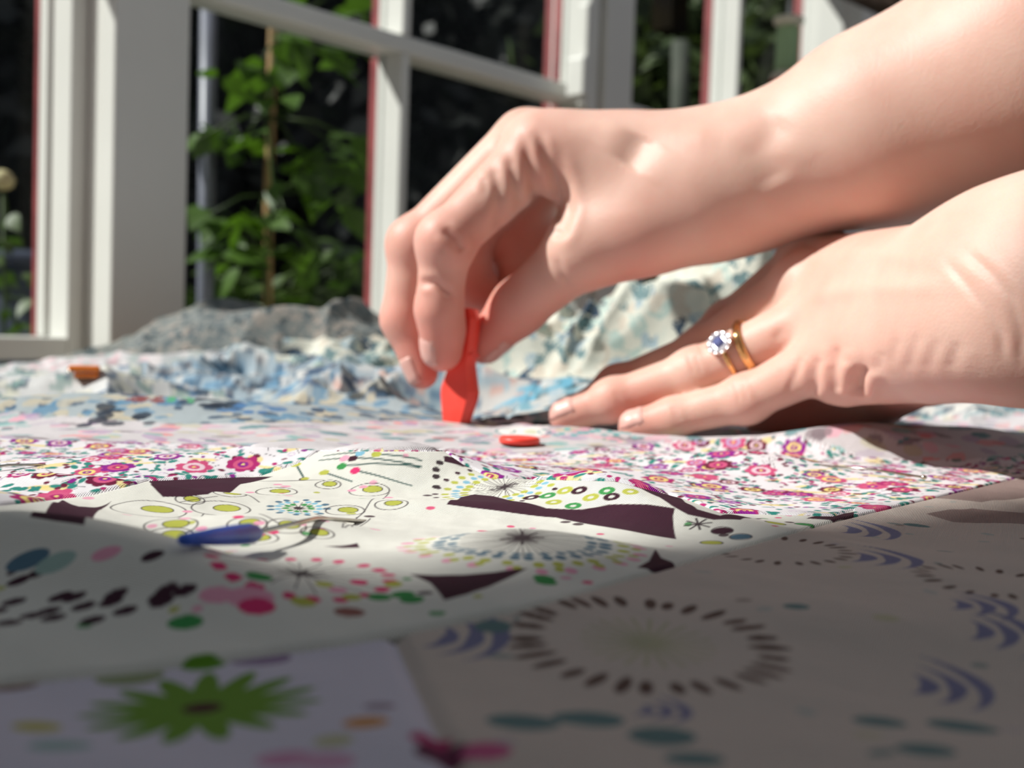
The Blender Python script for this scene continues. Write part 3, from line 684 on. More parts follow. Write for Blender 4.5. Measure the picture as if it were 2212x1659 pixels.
for a, b_, c_ in ((1251, 1060, PLUM), (1321, 1073, PLUM), (1147, 1075, PLUM), (1311, 1060, GRN), (1238, 1093, GRN), (1183, 1071, GRN), (1196, 1085, LIME), (1276, 1075, LIME), (1220, 1060, LIME), (1362, 1062, LIME)):
    q = loc(a, b_); ell(q[0], q[1], .0019, .0017, 0, c_, 2); ell(q[0], q[1], .0007, .0006, 0, BASE[2], 2)
for a, b_, c_ in ((1561, 1076, HOT), (1561, 1050, LIME), (1599, 1082, SKY), (1615, 1092, LIME), (1525, 1076, GRN), (1640, 1085, HOT), (1660, 1075, SKY), (1690, 1092, HOT), (1560, 1098, HOT), (1600, 1104, BLSH), (1490, 1060, BLSH), (1520, 1092, GRN), (1545, 1062, HOT), (1700, 1082, LIME), (1650, 1100, HOT)):
    q = loc(a, b_); ell(q[0], q[1], .0012, .0011, 0, c_, 2); linep(q[0], q[1], q[0] + u(-.002, .002), q[1] + .0035, .00028, INK, 2)
q = loc(1508, 1132)
for k in range(4): t = pi * k / 4; linep(q[0] - .0028 * cos(t), q[1] - .0028 * sin(t), q[0] + .0028 * cos(t), q[1] + .0028 * sin(t), .0005, INK, 2)
for a, b_, c_ in ((1675, 1130, LIME), (1537, 1173, LIME), (1738, 1133, GRN), (1560, 1147, PLUM), (1600, 1160, SLATE)):
    q = loc(a, b_); ell(q[0], q[1], .0022, .0018, 0, c_, 2); ringp(q[0], q[1], .0022, .0003, INK, 2)
for a, b_ in ((1180, 1258), (1175, 1250), (890, 1295), (820, 1290), (870, 1285)): dot(a, b_, .0018, GRN)
for a, b_, c_ in ((775, 1258, HOT), (730, 1275, BLSH), (850, 1262, LIME), (760, 1290, LIME), (700, 1262, LIME)): dot(a, b_, .0014, c_)
# near dark dotted part of the same cloth (in the shade, out of focus)
for a, b_ in ((40, 1255), (85, 1235), (30, 1300), (70, 1330), (115, 1335), (180, 1310), (200, 1340), (250, 1285), (270, 1320), (345, 1290), (360, 1275), (130, 1290), (20, 1345), (240, 1300), (-10, 1320), (350, 1300), (330, 1200), (105, 1320), (160, 1290), (400, 1275)):
    q = loc(a, b_); ell(q[0], q[1], .0017, .0013, .6, PLUM, 2)
for a, b_, s, c_ in ((540, 1290, .0034, BLSH), (555, 1310, .0026, HOT), (470, 1285, .0026, BLSH), (655, 1300, .0018, LIME), (400, 1345, .0024, GRN), (60, 1210, .0032, SLATE), (230, 1195, .0022, BLSH), (755, 1322, .0022, (.30, .12, .10)), (120, 1215, .003, (.35, .5, .45)), (560, 1245, .002, GRN)): dot(a, b_, s, c_, .8)
# -- patch 1: beige cloth with dashed circles and periwinkle crescents
BT = (.13, .22, .22); PERI = (.20, .20, .32); BRN = (.12, .075, .06)
for _ in range(420):
    x, y = u(-.09, .32), u(.07, .36); ell(x, y, u(.0008, .0020), u(.0007, .0014), u(0, pi), RR.choice([BT, BT, (.35, .42, .40), (.50, .48, .28), (.45, .40, .44), BRN]), 1, u(.45, .8))
def dashes(px, py, R, n, col, ids, L=.16, clear=1.1):
    q = loc(px, py); ell(q[0], q[1], R * clear, R * clear, 0, BASE[ids], ids)
    for k in range(n):
        t = 2 * pi * (k + u(-.2, .2)) / n; ell(q[0] + R * cos(t), q[1] + R * sin(t), R * L * u(.8, 1.2), R * .055, t, col, ids)
    return q
q = dashes(1400, 1388, .0165, 30, BRN, 1); 
for k in range(22): t = 2 * pi * k / 22; linep(q[0], q[1], q[0] + .009 * cos(t), q[1] + .009 * sin(t), .0006, (.46, .44, .30), 1)
dashes(1690, 1190, .012, 24, BRN, 1, .14)
dashes(2150, 1255, .012, 22, BRN, 1, .14)
def crescent(px, py, r, wd, a0, col):
    q = loc(px, py)
    for k in range(26):
        t = a0 + (k / 25 - .5) * 2.2; s = wd * (1 - abs(k / 25 - .5) * 1.9); ell(q[0] + r * cos(t), q[1] + r * sin(t), s, s, 0, col, 1)
for (a, b_, sc) in ((1790, 1140, 1.0), (1810, 1200, 1.0), (2020, 1300, .8), (2060, 1350, .8), (905, 1370, .8), (1350, 1530, .5), (1930, 1470, .8)):
    for k in range(3): crescent(a, b_, (.0055 + .0042 * k) * sc, .0016 * sc, radians(-20 + 10 * k), PERI)
for a, b_, s in ((1065, 1353, .0026), (1430, 1590, .0036), (1270, 1555, .004), (1130, 1560, .004), (1900, 1560, .003), (1720, 1310, .002), (1545, 1160, .002), (1980, 1135, .003), (2080, 1570, .004), (1500, 1640, .003), (1150, 1275, .002), (1300, 1255, .002), (2000, 1620, .003)): dot(a, b_, s, BT, .8, 1)
polyp([(1850, 1085), (1990, 1060), (2212, 1030), (2300, 1030), (2300, 1065), (2120, 1085), (1960, 1072), (1880, 1100)], (.30, .22, .20), 1)
polyp([(2000, 1110), (2100, 1098), (2230, 1110), (2300, 1120), (2300, 1140), (2140, 1130), (2060, 1128)], (.30, .22, .20), 1)
# -- patch 0: lilac white cloth with the large green flower
q = loc(437, 1530); fx, fy = q[0], q[1]
for k in range(15):
    t = 2 * pi * k / 15 + .1; ell(fx + .0068 * cos(t), fy + .0068 * sin(t), .0062, .0015, t, (.15, .30, .035), 0)
ell(fx, fy, .0040, .0040, 0, (.15, .30, .035), 0); ell(fx, fy, .0022, .0020, 0, (.07, .015, .025), 0)
ell(*loc(440, 1430)[:2], .0030, .0028, 0, (.12, .30, .02), None)
for a, b_, s, c_ in ((790, 1560, .0024, (.60, .28, .08)), (820, 1525, .0018, (.35, .28, .35)), (80, 1570, .0024, (.50, .46, .10)), (930, 1590, .0022, (.45, .04, .15)), (960, 1620, .003, (.14, .03, .07)), (1050, 1622, .0026, (.55, .12, .25)), (60, 1400, .006, (.16, .18, .30)), (110, 1420, .005, (.18, .2, .33)), (560, 1420, .004, (.30, .22, .35)), (130, 1610, .003, (.3, .45, .42)), (620, 1640, .003, (.6, .3, .45)), (700, 1645, .003, (.62, .36, .5)), (720, 1600, .002, (.5, .5, .3)), (30, 1480, .003, (.25, .15, .12)), (280, 1460, .004, (.3, .35, .2))):
    q = loc(a, b_); ell(q[0], q[1], s, s * .8, .3, c_, None if b_ > 1600 and a > 850 else [0, 1])
# darker line along the main seam
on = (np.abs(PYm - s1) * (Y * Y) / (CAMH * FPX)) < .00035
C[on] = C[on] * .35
# remaining darker cast of far crumpled cloth is left to the light

quilt = empty('patchwork_quilt'); tag(quilt, 'rumpled patchwork of floral printed cotton pieces lying across the table', 'quilt')
labels = {0: 'lilac-white piece with a large green flower', 1: 'beige piece with brown dashed circles and periwinkle crescents', 2: 'cream piece with plum shapes, dandelion circles and dots', 3: 'white piece with dense magenta, teal and yellow flowers', 4: 'pale lilac piece with faint leaves'}
# trim to the table
LT = (X - WO[0]) * A[0] + (Y - WO[1]) * A[1]; LD = (X - WO[0]) * NI[0] + (Y - WO[1]) * NI[1]
PYm2 = None
ok = (Y < .77 + .3 * sstep(-.27, -.15, X)) & (LT > T0 + .02) & (LT < T1 - .02) & (LD > D0 + .004) & (LD < D1 - .02)
Zs = np.maximum(Zs, TZ + .0015)
nr, nc = X.shape
fq = ok[:-1, :-1] & ok[1:, :-1] & ok[1:, 1:] & ok[:-1, 1:]
fid = pid[:-1, :-1]
I0 = (np.arange(nr - 1)[:, None] * nc + np.arange(nc - 1)[None, :])
allv = np.stack([X, Y, Zs], -1).reshape(-1, 3).astype(np.float32); allc = C.reshape(-1, 3)
def np_mesh(name, verts, quads, m, parent=None, cols=None, attr='print'):
    me = bpy.data.meshes.new(name)
    me.vertices.add(len(verts)); me.vertices.foreach_set('co', np.ascontiguousarray(verts, np.float32).ravel())
    nq = len(quads); me.loops.add(nq * 4); me.loops.foreach_set('vertex_index', np.ascontiguousarray(quads, np.int32).ravel())
    me.polygons.add(nq); me.polygons.foreach_set('loop_start', np.arange(0, nq * 4, 4, dtype=np.int32))
    me.polygons.foreach_set('use_smooth', np.ones(nq, bool))
    me.update(calc_edges=True)
    if cols is not None:
        at = me.color_attributes.new(attr, 'FLOAT_COLOR', 'POINT'); c4 = np.ones((len(verts), 4), np.float32); c4[:, :3] = cols; at.data.foreach_set('color', c4.ravel())
    me.materials.append(m)
    o = bpy.data.objects.new(name, me); return link(o, parent)
for k in np.unique(fid):
    sel = fq & (fid == k)
    if sel.sum() < 30: continue
    i = I0[sel]; quads = np.stack([i, i + 1, i + nc + 1, i + nc], 1)
    used, inv = np.unique(quads, return_inverse=True)
    o = np_mesh('fabric_patch', allv[used], inv.reshape(-1, 4), M['cloth'], quilt, allc[used])
    if int(k) in labels: o['label'] = labels[int(k)]
NV = len(allv)

# ------------------------------------------------------------------ crumpled cloths behind the hands
def pile(name, x0, x1, y0, y1, fn, m, label, n=(260, 170), shear=0):
    xs = np.linspace(x0, x1, n[0]); yy = np.linspace(y0, y1, n[1]); XX, YY = np.meshgrid(xs, yy); ZZ, keep = fn(XX, YY)
    if shear: YY = YY - shear * np.maximum(ZZ - .008, 0)
    I = np.arange(n[0] * n[1]).reshape(n[1], n[0]); kq = keep[:-1, :-1] & keep[1:, :-1] & keep[1:, 1:] & keep[:-1, 1:]
    i = I[:-1, :-1][kq]; q = np.stack([i, i + 1, i + n[0] + 1, i + n[0]], 1); V = np.stack([XX, YY, ZZ], -1).reshape(-1, 3)
    us, inv = np.unique(q, return_inverse=True)
    o = np_mesh(name, V[us], inv.reshape(-1, 4), m); tag(o, label, 'fabric'); return o
def fn_lit(x, y):
    wx = x + .02 * (vnoise(x * 22, y * 22, 31) - .5); wy = y + .02 * (vnoise(x * 19 + 7, y * 24, 32) - .5)
    r1 = 1 - np.abs(2 * vnoise(wx * 17 + wy * 9, wy * 9, 33) - 1); r2 = 1 - np.abs(2 * vnoise(wx * 40 - wy * 20, wy * 26 + wx * 10, 34) - 1); r3 = 1 - np.abs(2 * vnoise(wx * 85, wy * 60 + wx * 40, 35) - 1)
    # crest runs from low left to high right
    crest = .030 + .052 * sstep(-.02, .13, x) - .012 * sstep(.22, .5, x)
    yf = .62 + .05 * (1 - sstep(-.05, .10, x)) + .03 * vnoise(x * 12, x * 0, 36)
    env = sstep(yf, yf + .075, y) * (1 - sstep(.86, .98, y + .1 * x)) * sstep(-.16, .0, x) * (1 - sstep(.42, .55, x))
    z = env * crest * (.62 + .38 * r1 ** 1.2) + env ** .7 * (.012 * r2 ** 1.5 + .0015 * r3 - .004)
    h = Hgt(x, y)
    # deep fold like a cave near its front
    zz = np.maximum(h - .004, 0) + z
    return zz, env > .004
pile('crumpled_cloth', -.18, .56, .56, 1.02, fn_lit, M['pile'], 'crumpled mint and grey paisley cotton heaped behind the two hands', (420, 280), .75)
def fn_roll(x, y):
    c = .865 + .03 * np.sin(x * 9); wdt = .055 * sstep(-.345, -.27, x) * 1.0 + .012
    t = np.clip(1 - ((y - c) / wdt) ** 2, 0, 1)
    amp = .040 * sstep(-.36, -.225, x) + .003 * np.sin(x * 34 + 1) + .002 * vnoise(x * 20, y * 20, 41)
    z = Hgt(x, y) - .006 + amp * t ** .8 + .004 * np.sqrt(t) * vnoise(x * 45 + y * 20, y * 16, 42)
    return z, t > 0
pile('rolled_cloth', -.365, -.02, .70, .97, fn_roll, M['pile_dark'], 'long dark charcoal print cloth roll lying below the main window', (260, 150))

# ------------------------------------------------------------------ sewing machine with a spool of thread
mc = P(1610, 600, 1.10)
sm = empty('sewing_machine', (mc[0] - .012, mc[1], TZ + .012), radians(-6)); tag(sm, 'pale grey sewing machine standing behind the right forearm', 'sewing machine')
def mloc(px, py, d):
    q = P(px, py, d) - np.array(sm.location); c, s = cos(radians(6)), sin(radians(6)); return np.array([q[0] * c - q[1] * s, q[0] * s + q[1] * c, q[2]])
ztop = mloc(1700, 172, 1.1)[2]
zb = 0.0
bm = bmesh.new(); add_box(bm, (.20, .06, .035), (.42, .17, .07), .012, 3); bm_obj('base', bm, M['machine'], sm, True)
# head with a sloping shoulder
prof = [(-.010, .072), (-.006, .16), (.006, ztop - .045), (.018, ztop - .012), (.036, ztop), (.40, ztop), (.405, ztop - .02), (.405, .072), (.33, .072), (.33, .16), (.115, .16), (.105, .085), (.105, .072)]
bm = bmesh.new(); vs = [bm.verts.new((x, 0.0, z)) for x, z in prof]; f_ = bm.faces.new(vs); r_ = bmesh.ops.extrude_face_region(bm, geom=[f_])
for v in [g_ for g_ in r_['geom'] if isinstance(g_, bmesh.types.BMVert)]: v.co.y += .095
bmesh.ops.recalc_face_normals(bm, faces=bm.faces); bmesh.ops.bevel(bm, geom=[e for e in bm.edges], offset=.006, segments=3, affect='EDGES')
bm_obj('head', bm, M['machine'], sm, True)
lathe('handwheel', [(.02, 0), (.032, .003), (.034, .012), (.030, .02), (.01, .022)], M['machine'], sm, 28).location = (.407, .045, .20)
bpy.data.objects['handwheel'].rotation_euler = (0, pi / 2, 0)
tube('needle_bar', [(.03, .045, .075), (.03, .045, .055)], .003, M['steel'], sm)
sq = mloc(1706, 165, 1.10); spx = sq[0]; spy = .045
tube('spool_pin', [(spx, spy, ztop - .002), (spx, spy, ztop + .085)], .0022, M['steel'], sm)
lathe('felt_pad', [(.016, 0), (.016, .004), (.013, .005)], M['felt'], sm, 28, (spx, spy, ztop + .0005))
mw = Matrix.Rotation(radians(-6), 4, 'Z'); spw = Vector(sm.location) + mw @ Vector((spx, spy, ztop + .0058))
spo = empty('thread_spool', tuple(spw)); tag(spo, 'green thread spool standing on top of the sewing machine', 'spool')
lathe('spool_core', [(.0145, 0), (.0150, .0015), (.0150, .0045), (.0110, .008), (.0085, .0085), (.0085, .0515), (.0110, .052), (.0150, .0555), (.0150, .0585), (.0140, .060)], M['spool'], spo, 36)
lathe('thread_winding', [(.0088, .0086), (.0106, .0092), (.0112, .012), (.0112, .048), (.0106, .0508), (.0088, .0514)], M['thread'], spo, 40)

# ------------------------------------------------------------------ small things on the cloth
def surf(px, py, up=0.0):
    q = np.array(loc(px, py), float); q[2] = float(Hgt(q[0], q[1])) + up; return q
# blue-headed pin
pa, pb_ = surf(392, 1198, .0022), surf(550, 1192, .0026); pc = surf(792, 1122, .0003)
hd = pb_ - pa; 
pin = empty('quilting_pin', tuple(pb_)); tag(pin, 'long pin with a flat blue plastic head stuck through the cream piece', 'pin')
def local(p, o): return tuple(np.array(p) - np.array(o.location))
dirp = (pc - pb_) / np.linalg.norm(pc - pb_)
hl = .0150; dirs = dirp; pb_ = pb_ + np.array([0, 0, .0006]); dirp = pb_ - pa; hl = np.linalg.norm(dirp); dirp = dirp / hl; h0 = pb_ - dirp * hl; pin.location = tuple(pb_)
# tapering flattened head
V = []; Fc = []; nn = 12
sx_ = np.cross(dirp, [0, 0, 1]); sx_ /= np.linalg.norm(sx_); uz = np.cross(sx_, dirp)
for s, rw, rh in ((0, .0006, .0005), (.03, .0012, .0009), (.35, .0018, .0013), (.7, .0023, .0017), (.90, .0024, .0018), (.97, .0019, .0015), (1.0, .0010, .0009)):
    c = h0 + dirp * hl * s
    for k in range(nn): t = 2 * pi * k / nn; V.append(c + sx_ * rw * cos(t) + uz * rh * sin(t) - pb_)
for i in range(6):
    for k in range(nn): Fc.append((i * nn + k, i * nn + (k + 1) % nn, (i + 1) * nn + (k + 1) % nn, (i + 1) * nn + k))
Fc += [tuple(range(nn))[::-1], tuple(6 * nn + k for k in range(nn))]
mesh_obj('pin_head', V, Fc, M['blue'], pin, True)
mid = (pb_ + pc) / 2 + np.array([0, 0, .0012])
tube('shaft', [local(pb_ - dirp * .0010, pin), local(mid, pin), local(pc - np.array([0, 0, .0008]), pin)], .00048, M['steel'], pin, 8)
def needle(name, p, q, r, label, grp=None, head=None):
    n_ = empty(name, tuple(p)); tag(n_, label, 'pin', grp)
    tube('shaft', [local(p, n_), local((np.array(p) + q) / 2 + np.array([0, 0, .0006]), n_), local(q, n_)], r, M['steel'], n_, 8)
    lathe('pin_head', [(.0002, -.0007), (.0008, -.0004), (.0009, 0), (.0008, .0004), (.0002, .0007)], M['steel'], n_, 12)
    return n_
needle('dressmaking_pin', surf(1995, 1040, .0012), surf(1768, 1004, -.0002), .00034, 'thin steel pin in the magenta floral piece near the beige seam')
needle('dressmaking_pin', surf(-60, 1026, .0012), surf(98, 1004, .0), .00034, 'thin steel pin in the floral piece, at the left edge of the photo')
# red disc and orange clip
rc = surf(1122, 960, .0014)
o = lathe('red_disc', [(.0060, -.0012), (.0070, -.0008), (.0071, .0006), (.0064, .0012), (.004, .0010)], M['red'], None, 32); o.location = tuple(rc); tag(o, 'small flat red disc lying in front of the fingertips', 'disc')
oc = surf(182, 822, .004); ocr = empty('orange_clip', tuple(oc), .3); tag(ocr, 'small orange plastic clip lying on the far left cloth', 'clip')
bm = bmesh.new(); add_box(bm, (0, 0, .0015), (.014, .009, .003), .001); add_box(bm, (.001, 0, -.0015), (.011, .008, .0022), .0008); bm_obj('jaw', bm, M['orange'], ocr)
tube('hinge_pin', [(-.006, -.005, .0), (-.006, .005, 0)], .001, M['steel'], ocr, 8)

# red marking tool held upright between finger and thumb
tip = P(986, 910, .466); tip[2] = float(Hgt(tip[0], tip[1]))
tt_ = P(985, 905, (tip - CP) @ fw); DT = float((tip - CP) @ fw)
tl_ = empty('marking_tool', tuple(tip + np.array([0, 0, .0002]))); tag(tl_, 'faceted red plastic marking tool held upright against the cloth', 'marker')
sc_ = DT / FPX
prof = [(0, .0060), (.0100, .0086), (.0130, .0088), (.0235, .0056), (.034, .0054), (.042, .0050), (.046, .0030)]
V = []; Fc = []
for z, hw in prof:
    hw *= .92; th = .0042
    V += [(-hw, -th * .35, z), (-hw * .72, -th, z), (hw * .72, -th, z), (hw, -th * .35, z), (hw, th * .35, z), (hw * .72, th, z), (-hw * .72, th, z), (-hw, th * .35, z)]
for i in range(len(prof) - 1):
    for k in range(8): Fc.append((i * 8 + k, i * 8 + (k + 1) % 8, (i + 1) * 8 + (k + 1) % 8, (i + 1) * 8 + k))
Fc += [tuple(range(8))[::-1], tuple((len(prof) - 1) * 8 + k for k in range(8))]
mesh_obj('tool_body', V, Fc, M['red'], tl_)
tl_.rotation_euler = (radians(-4), radians(3), radians(-27))
# moulded ridge around the waist of the tool
bm = bmesh.new(); add_box(bm, (0, 0, .0275), (.0104, .0074, .0018), .0005); bm_obj('ridge', bm, M['red'], tl_)

# ------------------------------------------------------------------ hands: signed distance modelling + surface nets
def caps(a, b_, ra, rb, n=None, flat=1.0):
    a = np.array(a, float); b_ = np.array(b_, float)
    if n is not None: n = np.array(n, float); n /= np.linalg.norm(n)
    return (a, b_, ra, rb, n, flat)
def d_caps(Pq, c):
    a, b_, ra, rb, n, fl = c
    ab = b_ - a; L2 = ab @ ab + 1e-12
    w_ = Pq - a; t = np.clip((w_ @ ab) / L2, 0, 1); w_ = w_ - t[:, None] * ab
    r = ra + (rb - ra) * t
    if n is None: return np.sqrt((w_ * w_).sum(1)) - r
    wn = w_ @ n; q = np.sqrt(np.maximum((w_ * w_).sum(1) - wn * wn, 0) + (wn / fl) ** 2)
    return (q - r) * (fl + (1 - fl) * .5 if fl < 1 else 1)
def smin(a, b_, k):
    h = np.maximum(k - np.abs(a - b_), 0) / k; return np.minimum(a, b_) - h * h * k / 4
def eval_groups(groups, Pq):
    out = None
    for prims, kin, kout in groups:
        g_ = None
        for c in prims:
            d = d_caps(Pq, c); g_ = d if g_ is None else smin(g_, d, kin)
        out = g_ if out is None else smin(out, g_, kout)
    return out
def surface_nets(Vg, lo, h):
    ins = Vg < 0; nx, ny, nz = Vg.shape
    c = np.zeros((nx - 1, ny - 1, nz - 1), np.int8)
    for i in (0, 1):
        for j in (0, 1):
            for k in (0, 1): c += ins[i:nx - 1 + i, j:ny - 1 + j, k:nz - 1 + k]
    act = np.argwhere((c > 0) & (c < 8)); idx = -np.ones(c.shape, np.int64); idx[tuple(act.T)] = np.arange(len(act))
    acc = np.zeros((len(act), 3)); cnt = np.zeros(len(act))
    for i in (0, 1):
        for j in (0, 1):
            for ax in range(3):
                o0 = [0, 0, 0]; o0[(ax + 1) % 3] = i; o0[(ax + 2) % 3] = j; o1 = list(o0); o1[ax] = 1
                a = act + o0; b_ = act + o1; va = Vg[tuple(a.T)]; vb = Vg[tuple(b_.T)]; m_ = (va < 0) != (vb < 0)
                t = np.zeros(len(act)); t[m_] = va[m_] / (va[m_] - vb[m_]); p_ = np.array(o0, float)[None, :] + t[:, None] * (np.array(o1) - np.array(o0))
                acc[m_] += p_[m_]; cnt[m_] += 1
    verts = lo + (act + acc / cnt[:, None]) * h
    quads = []
    for ax in range(3):
        s0 = [slice(None)] * 3; s1_ = [slice(None)] * 3; s0[ax] = slice(0, -1); s1_[ax] = slice(1, None)
        ch = np.argwhere(ins[tuple(s0)] != ins[tuple(s1_)]); b1, b2 = (ax + 1) % 3, (ax + 2) % 3
        ch = ch[(ch[:, b1] > 0) & (ch[:, b2] > 0) & (ch[:, b1] < Vg.shape[b1] - 1) & (ch[:, b2] < Vg.shape[b2] - 1)]
        e1 = np.zeros(3, int); e1[b1] = 1; e2 = np.zeros(3, int); e2[b2] = 1
        q = np.stack([idx[tuple((ch - e1 - e2).T)], idx[tuple((ch - e2).T)], idx[tuple(ch.T)], idx[tuple((ch - e1).T)]], 1)
        inside_first = ins[tuple(ch.T)]
        q[~inside_first] = q[~inside_first][:, ::-1]; quads.append(q)
    return verts, np.concatenate(quads)
def sdf_mesh(groups, lo, hi, h):
    lo = np.array(lo); n = ((np.array(hi) - lo) / h).astype(int) // 4 * 4 + 5; nc_ = (n - 1) // 4 + 1
    gx = [lo[a] + np.arange(nc_[a]) * h * 4 for a in range(3)]
    G_ = np.stack(np.meshgrid(*gx, indexing='ij'), -1).reshape(-1, 3); cv = eval_groups(groups, G_).reshape(nc_)
    full = np.repeat(np.repeat(np.repeat(cv, 4, 0), 4, 1), 4, 2)[:n[0] , :n[1], :n[2]].astype(np.float32)
    m_ = np.abs(full) < h * 9; ix = np.argwhere(m_)
    for s in range(0, len(ix), 400000):
        b_ = ix[s:s + 400000]; full[tuple(b_.T)] = eval_groups(groups, lo + b_ * h)
    return surface_nets(full, lo, h)
def vnormals(V, Q):
    n_ = np.cross(V[Q[:, 2]] - V[Q[:, 0]], V[Q[:, 3]] - V[Q[:, 1]]); out = np.zeros_like(V)
    for k in range(4): np.add.at(out, Q[:, k], n_)
    return out / (np.linalg.norm(out, axis=1)[:, None] + 1e-12)
def laplace(V, Q, it=2, lam=.5):
    for _ in range(it):
        acc = np.zeros_like(V); cnt = np.zeros(len(V))
        for k in range(4):
            a, b_ = Q[:, k], Q[:, (k + 1) % 4]; np.add.at(acc, a, V[b_]); np.add.at(cnt, a, 1); np.add.at(acc, b_, V[a]); np.add.at(cnt, b_, 1)
        V = V + lam * (acc / np.maximum(cnt, 1)[:, None] - V)
    return V
def crease(V, Nn, pts, wd, depth, dmax=None, bulge=.5):
    """press a groove (depth>0, mm) of half width wd (mm) along a line on the skin that faces the viewer's side"""
    a = np.array([p[:2] for p in pts], float)
    vx, vy = project_arr(V[:, 0], V[:, 1], V[:, 2]); dd = (V - CP) @ fw
    facing = ((V - CP) * Nn).sum(1) < 0
    best = np.full(len(V), 1e9); tt2 = np.zeros(len(V)); tot = len(a) - 1
    for i in range(tot):
        ux, uy = a[i + 1] - a[i]; L2 = ux * ux + uy * uy
        t = np.clip(((vx - a[i, 0]) * ux + (vy - a[i, 1]) * uy) / L2, 0, 1); d = np.hypot(vx - a[i, 0] - t * ux, vy - a[i, 1] - t * uy)
        up = d < best; best[up] = d[up]; tt2[up] = (i + t[up]) / tot
    mm = best * dd / FPX * 1000
    fade = np.clip(np.minimum(tt2, 1 - tt2) * 6 + .15, 0, 1)
    amt = -depth * np.exp(-(mm / wd) ** 2) + bulge * depth * .6 * np.exp(-((mm - wd * 2.1) / (wd * 1.1)) ** 2)
    ok_ = facing & (mm < wd * 6)
    if dmax is not None: ok_ &= dd < dmax
    V[ok_] += Nn[ok_] * (amt * fade)[ok_, None] * .001

# skin
sk = bpy.data.materials.new('skin'); sk.use_nodes = True; nt = sk.node_tree; b = nt.nodes['Principled BSDF']
at = nt.nodes.new('ShaderNodeAttribute'); at.attribute_name = 'tone'
tc = nt.nodes.new('ShaderNodeTexCoord'); nz = nt.nodes.new('ShaderNodeTexNoise'); nz.inputs['Scale'].default_value = 38; nz.inputs['Detail'].default_value = 5
nt.links.new(tc.outputs['Object'], nz.inputs['Vector'])
mm_ = nt.nodes.new('ShaderNodeMix'); mm_.data_type = 'RGBA'; mm_.blend_type = 'MULTIPLY'; mm_.inputs['B'].default_value = (.93, .80, .78, 1)
rmp = nt.nodes.new('ShaderNodeMapRange'); rmp.inputs['From Min'].default_value = .35; rmp.inputs['From Max'].default_value = .75; nt.links.new(nz.outputs['Fac'], rmp.inputs['Value'])
nt.links.new(rmp.outputs[0], mm_.inputs['Factor']); nt.links.new(at.outputs['Color'], mm_.inputs['A']); nt.links.new(mm_.outputs['Result'], b.inputs['Base Color'])
b.inputs['Roughness'].default_value = .50; b.inputs['Subsurface Weight'].default_value = .55; b.inputs['Subsurface Radius'].default_value = (.0055, .0016, .0009); b.inputs['Subsurface Scale'].default_value = 1.0
b.inputs['Specular IOR Level'].default_value = .35
vo = nt.nodes.new('ShaderNodeTexVoronoi'); vo.inputs['Scale'].default_value = 900; nt.links.new(tc.outputs['Object'], vo.inputs['Vector'])
nb2 = nt.nodes.new('ShaderNodeTexNoise'); nb2.inputs['Scale'].default_value = 260; nb2.inputs['Detail'].default_value = 4; nt.links.new(tc.outputs['Object'], nb2.inputs['Vector'])
ad = nt.nodes.new('ShaderNodeMath'); ad.operation = 'ADD'; nt.links.new(vo.outputs['Distance'], ad.inputs[0]); nt.links.new(nb2.outputs['Fac'], ad.inputs[1])
bp = nt.nodes.new('ShaderNodeBump'); bp.inputs['Distance'].default_value = .00013; bp.inputs['Strength'].default_value = .4; nt.links.new(ad.outputs[0], bp.inputs['Height']); nt.links.new(bp.outputs['Normal'], b.inputs['Normal'])
M['skin'] = sk
M['nail'] = mat('fingernail', (.72, .41, .35), .4, noise=(120, (.74, .46, .40), .4, .7), Subsurface_Weight=.3)
M['nail'].node_tree.nodes['Principled BSDF'].inputs['Subsurface Radius'].default_value = (.002, .0008, .0006)
SKB = np.array([.72, .49, .40]); SKR = np.array([.72, .24, .19])

person = empty('person', tuple(P(2300, 500, .33))); tag(person, 'person with bare forearms, one hand flat, the other gripping a red tool', 'person')
PO = np.array(person.location)
def tone(V, spots):
    f_ = np.zeros(len(V))
    for c, r, a in spots: f_ = np.maximum(f_, a * np.exp(-(np.linalg.norm(V - c, axis=1) / r) ** 2))
    f_ = f_[:, None]; return SKB * (1 - f_) + SKR * f_
def nail(groups, tipc, axis, up, wd, ln, parent, name='fingernail', off=.0):
    axis = np.array(axis, float); axis /= np.linalg.norm(axis); up = np.array(up, float); up -= axis * (up @ axis); up /= np.linalg.norm(up); sd = np.cross(axis, up)
    nu, nv = 9, 11; V = []; Fc = []
    for j in range(nv):
        t = j / (nv - 1); y = (t - .5) * ln; ww = wd * .5 * (1 - max(0, (t - .75) / .25) ** 2 * .35) * (1 - max(0, (.25 - t) / .25) ** 2 * .25)
        for i in range(nu):
            s = (i / (nu - 1) - .5) * 2; ang = s * radians(52); dirn = up * cos(ang) + sd * sin(ang)
            org = tipc + axis * (y + off) + sd * s * ww * .25
            k = np.linspace(.0, .016, 70); pts = org + dirn[None, :] * k[:, None]; dv_ = eval_groups(groups, pts); hit = np.nonzero(dv_ > 0)[0]
            kk = k[hit[0]] if len(hit) else .006
            edge = min(1, 3.0 * (1 - abs(s)), 4 * (1 - t) + .6, 5 * t)
            V.append(org + dirn * (kk + .00032 * edge - .00016))
    for j in range(nv - 1):
        for i in range(nu - 1): k = j * nu + i; Fc.append((k, k + 1, k + nu + 1, k + nu))
    V = np.array(V) - PO
    o = mesh_obj(name, V, Fc, M['nail'], parent, True); so = o.modifiers.new('thick', 'SOLIDIFY'); so.thickness = .0002; so.offset = -1
    return o
def finger(js, rs, n=None, flat=1.0, pad=True):
    out = []
    for i in range(len(js) - 1): out.append(caps(js[i], js[i + 1], rs[i], rs[i + 1]))
    return out
def midp(a, b_, t): return np.array(a) * (1 - t) + np.array(b_) * t

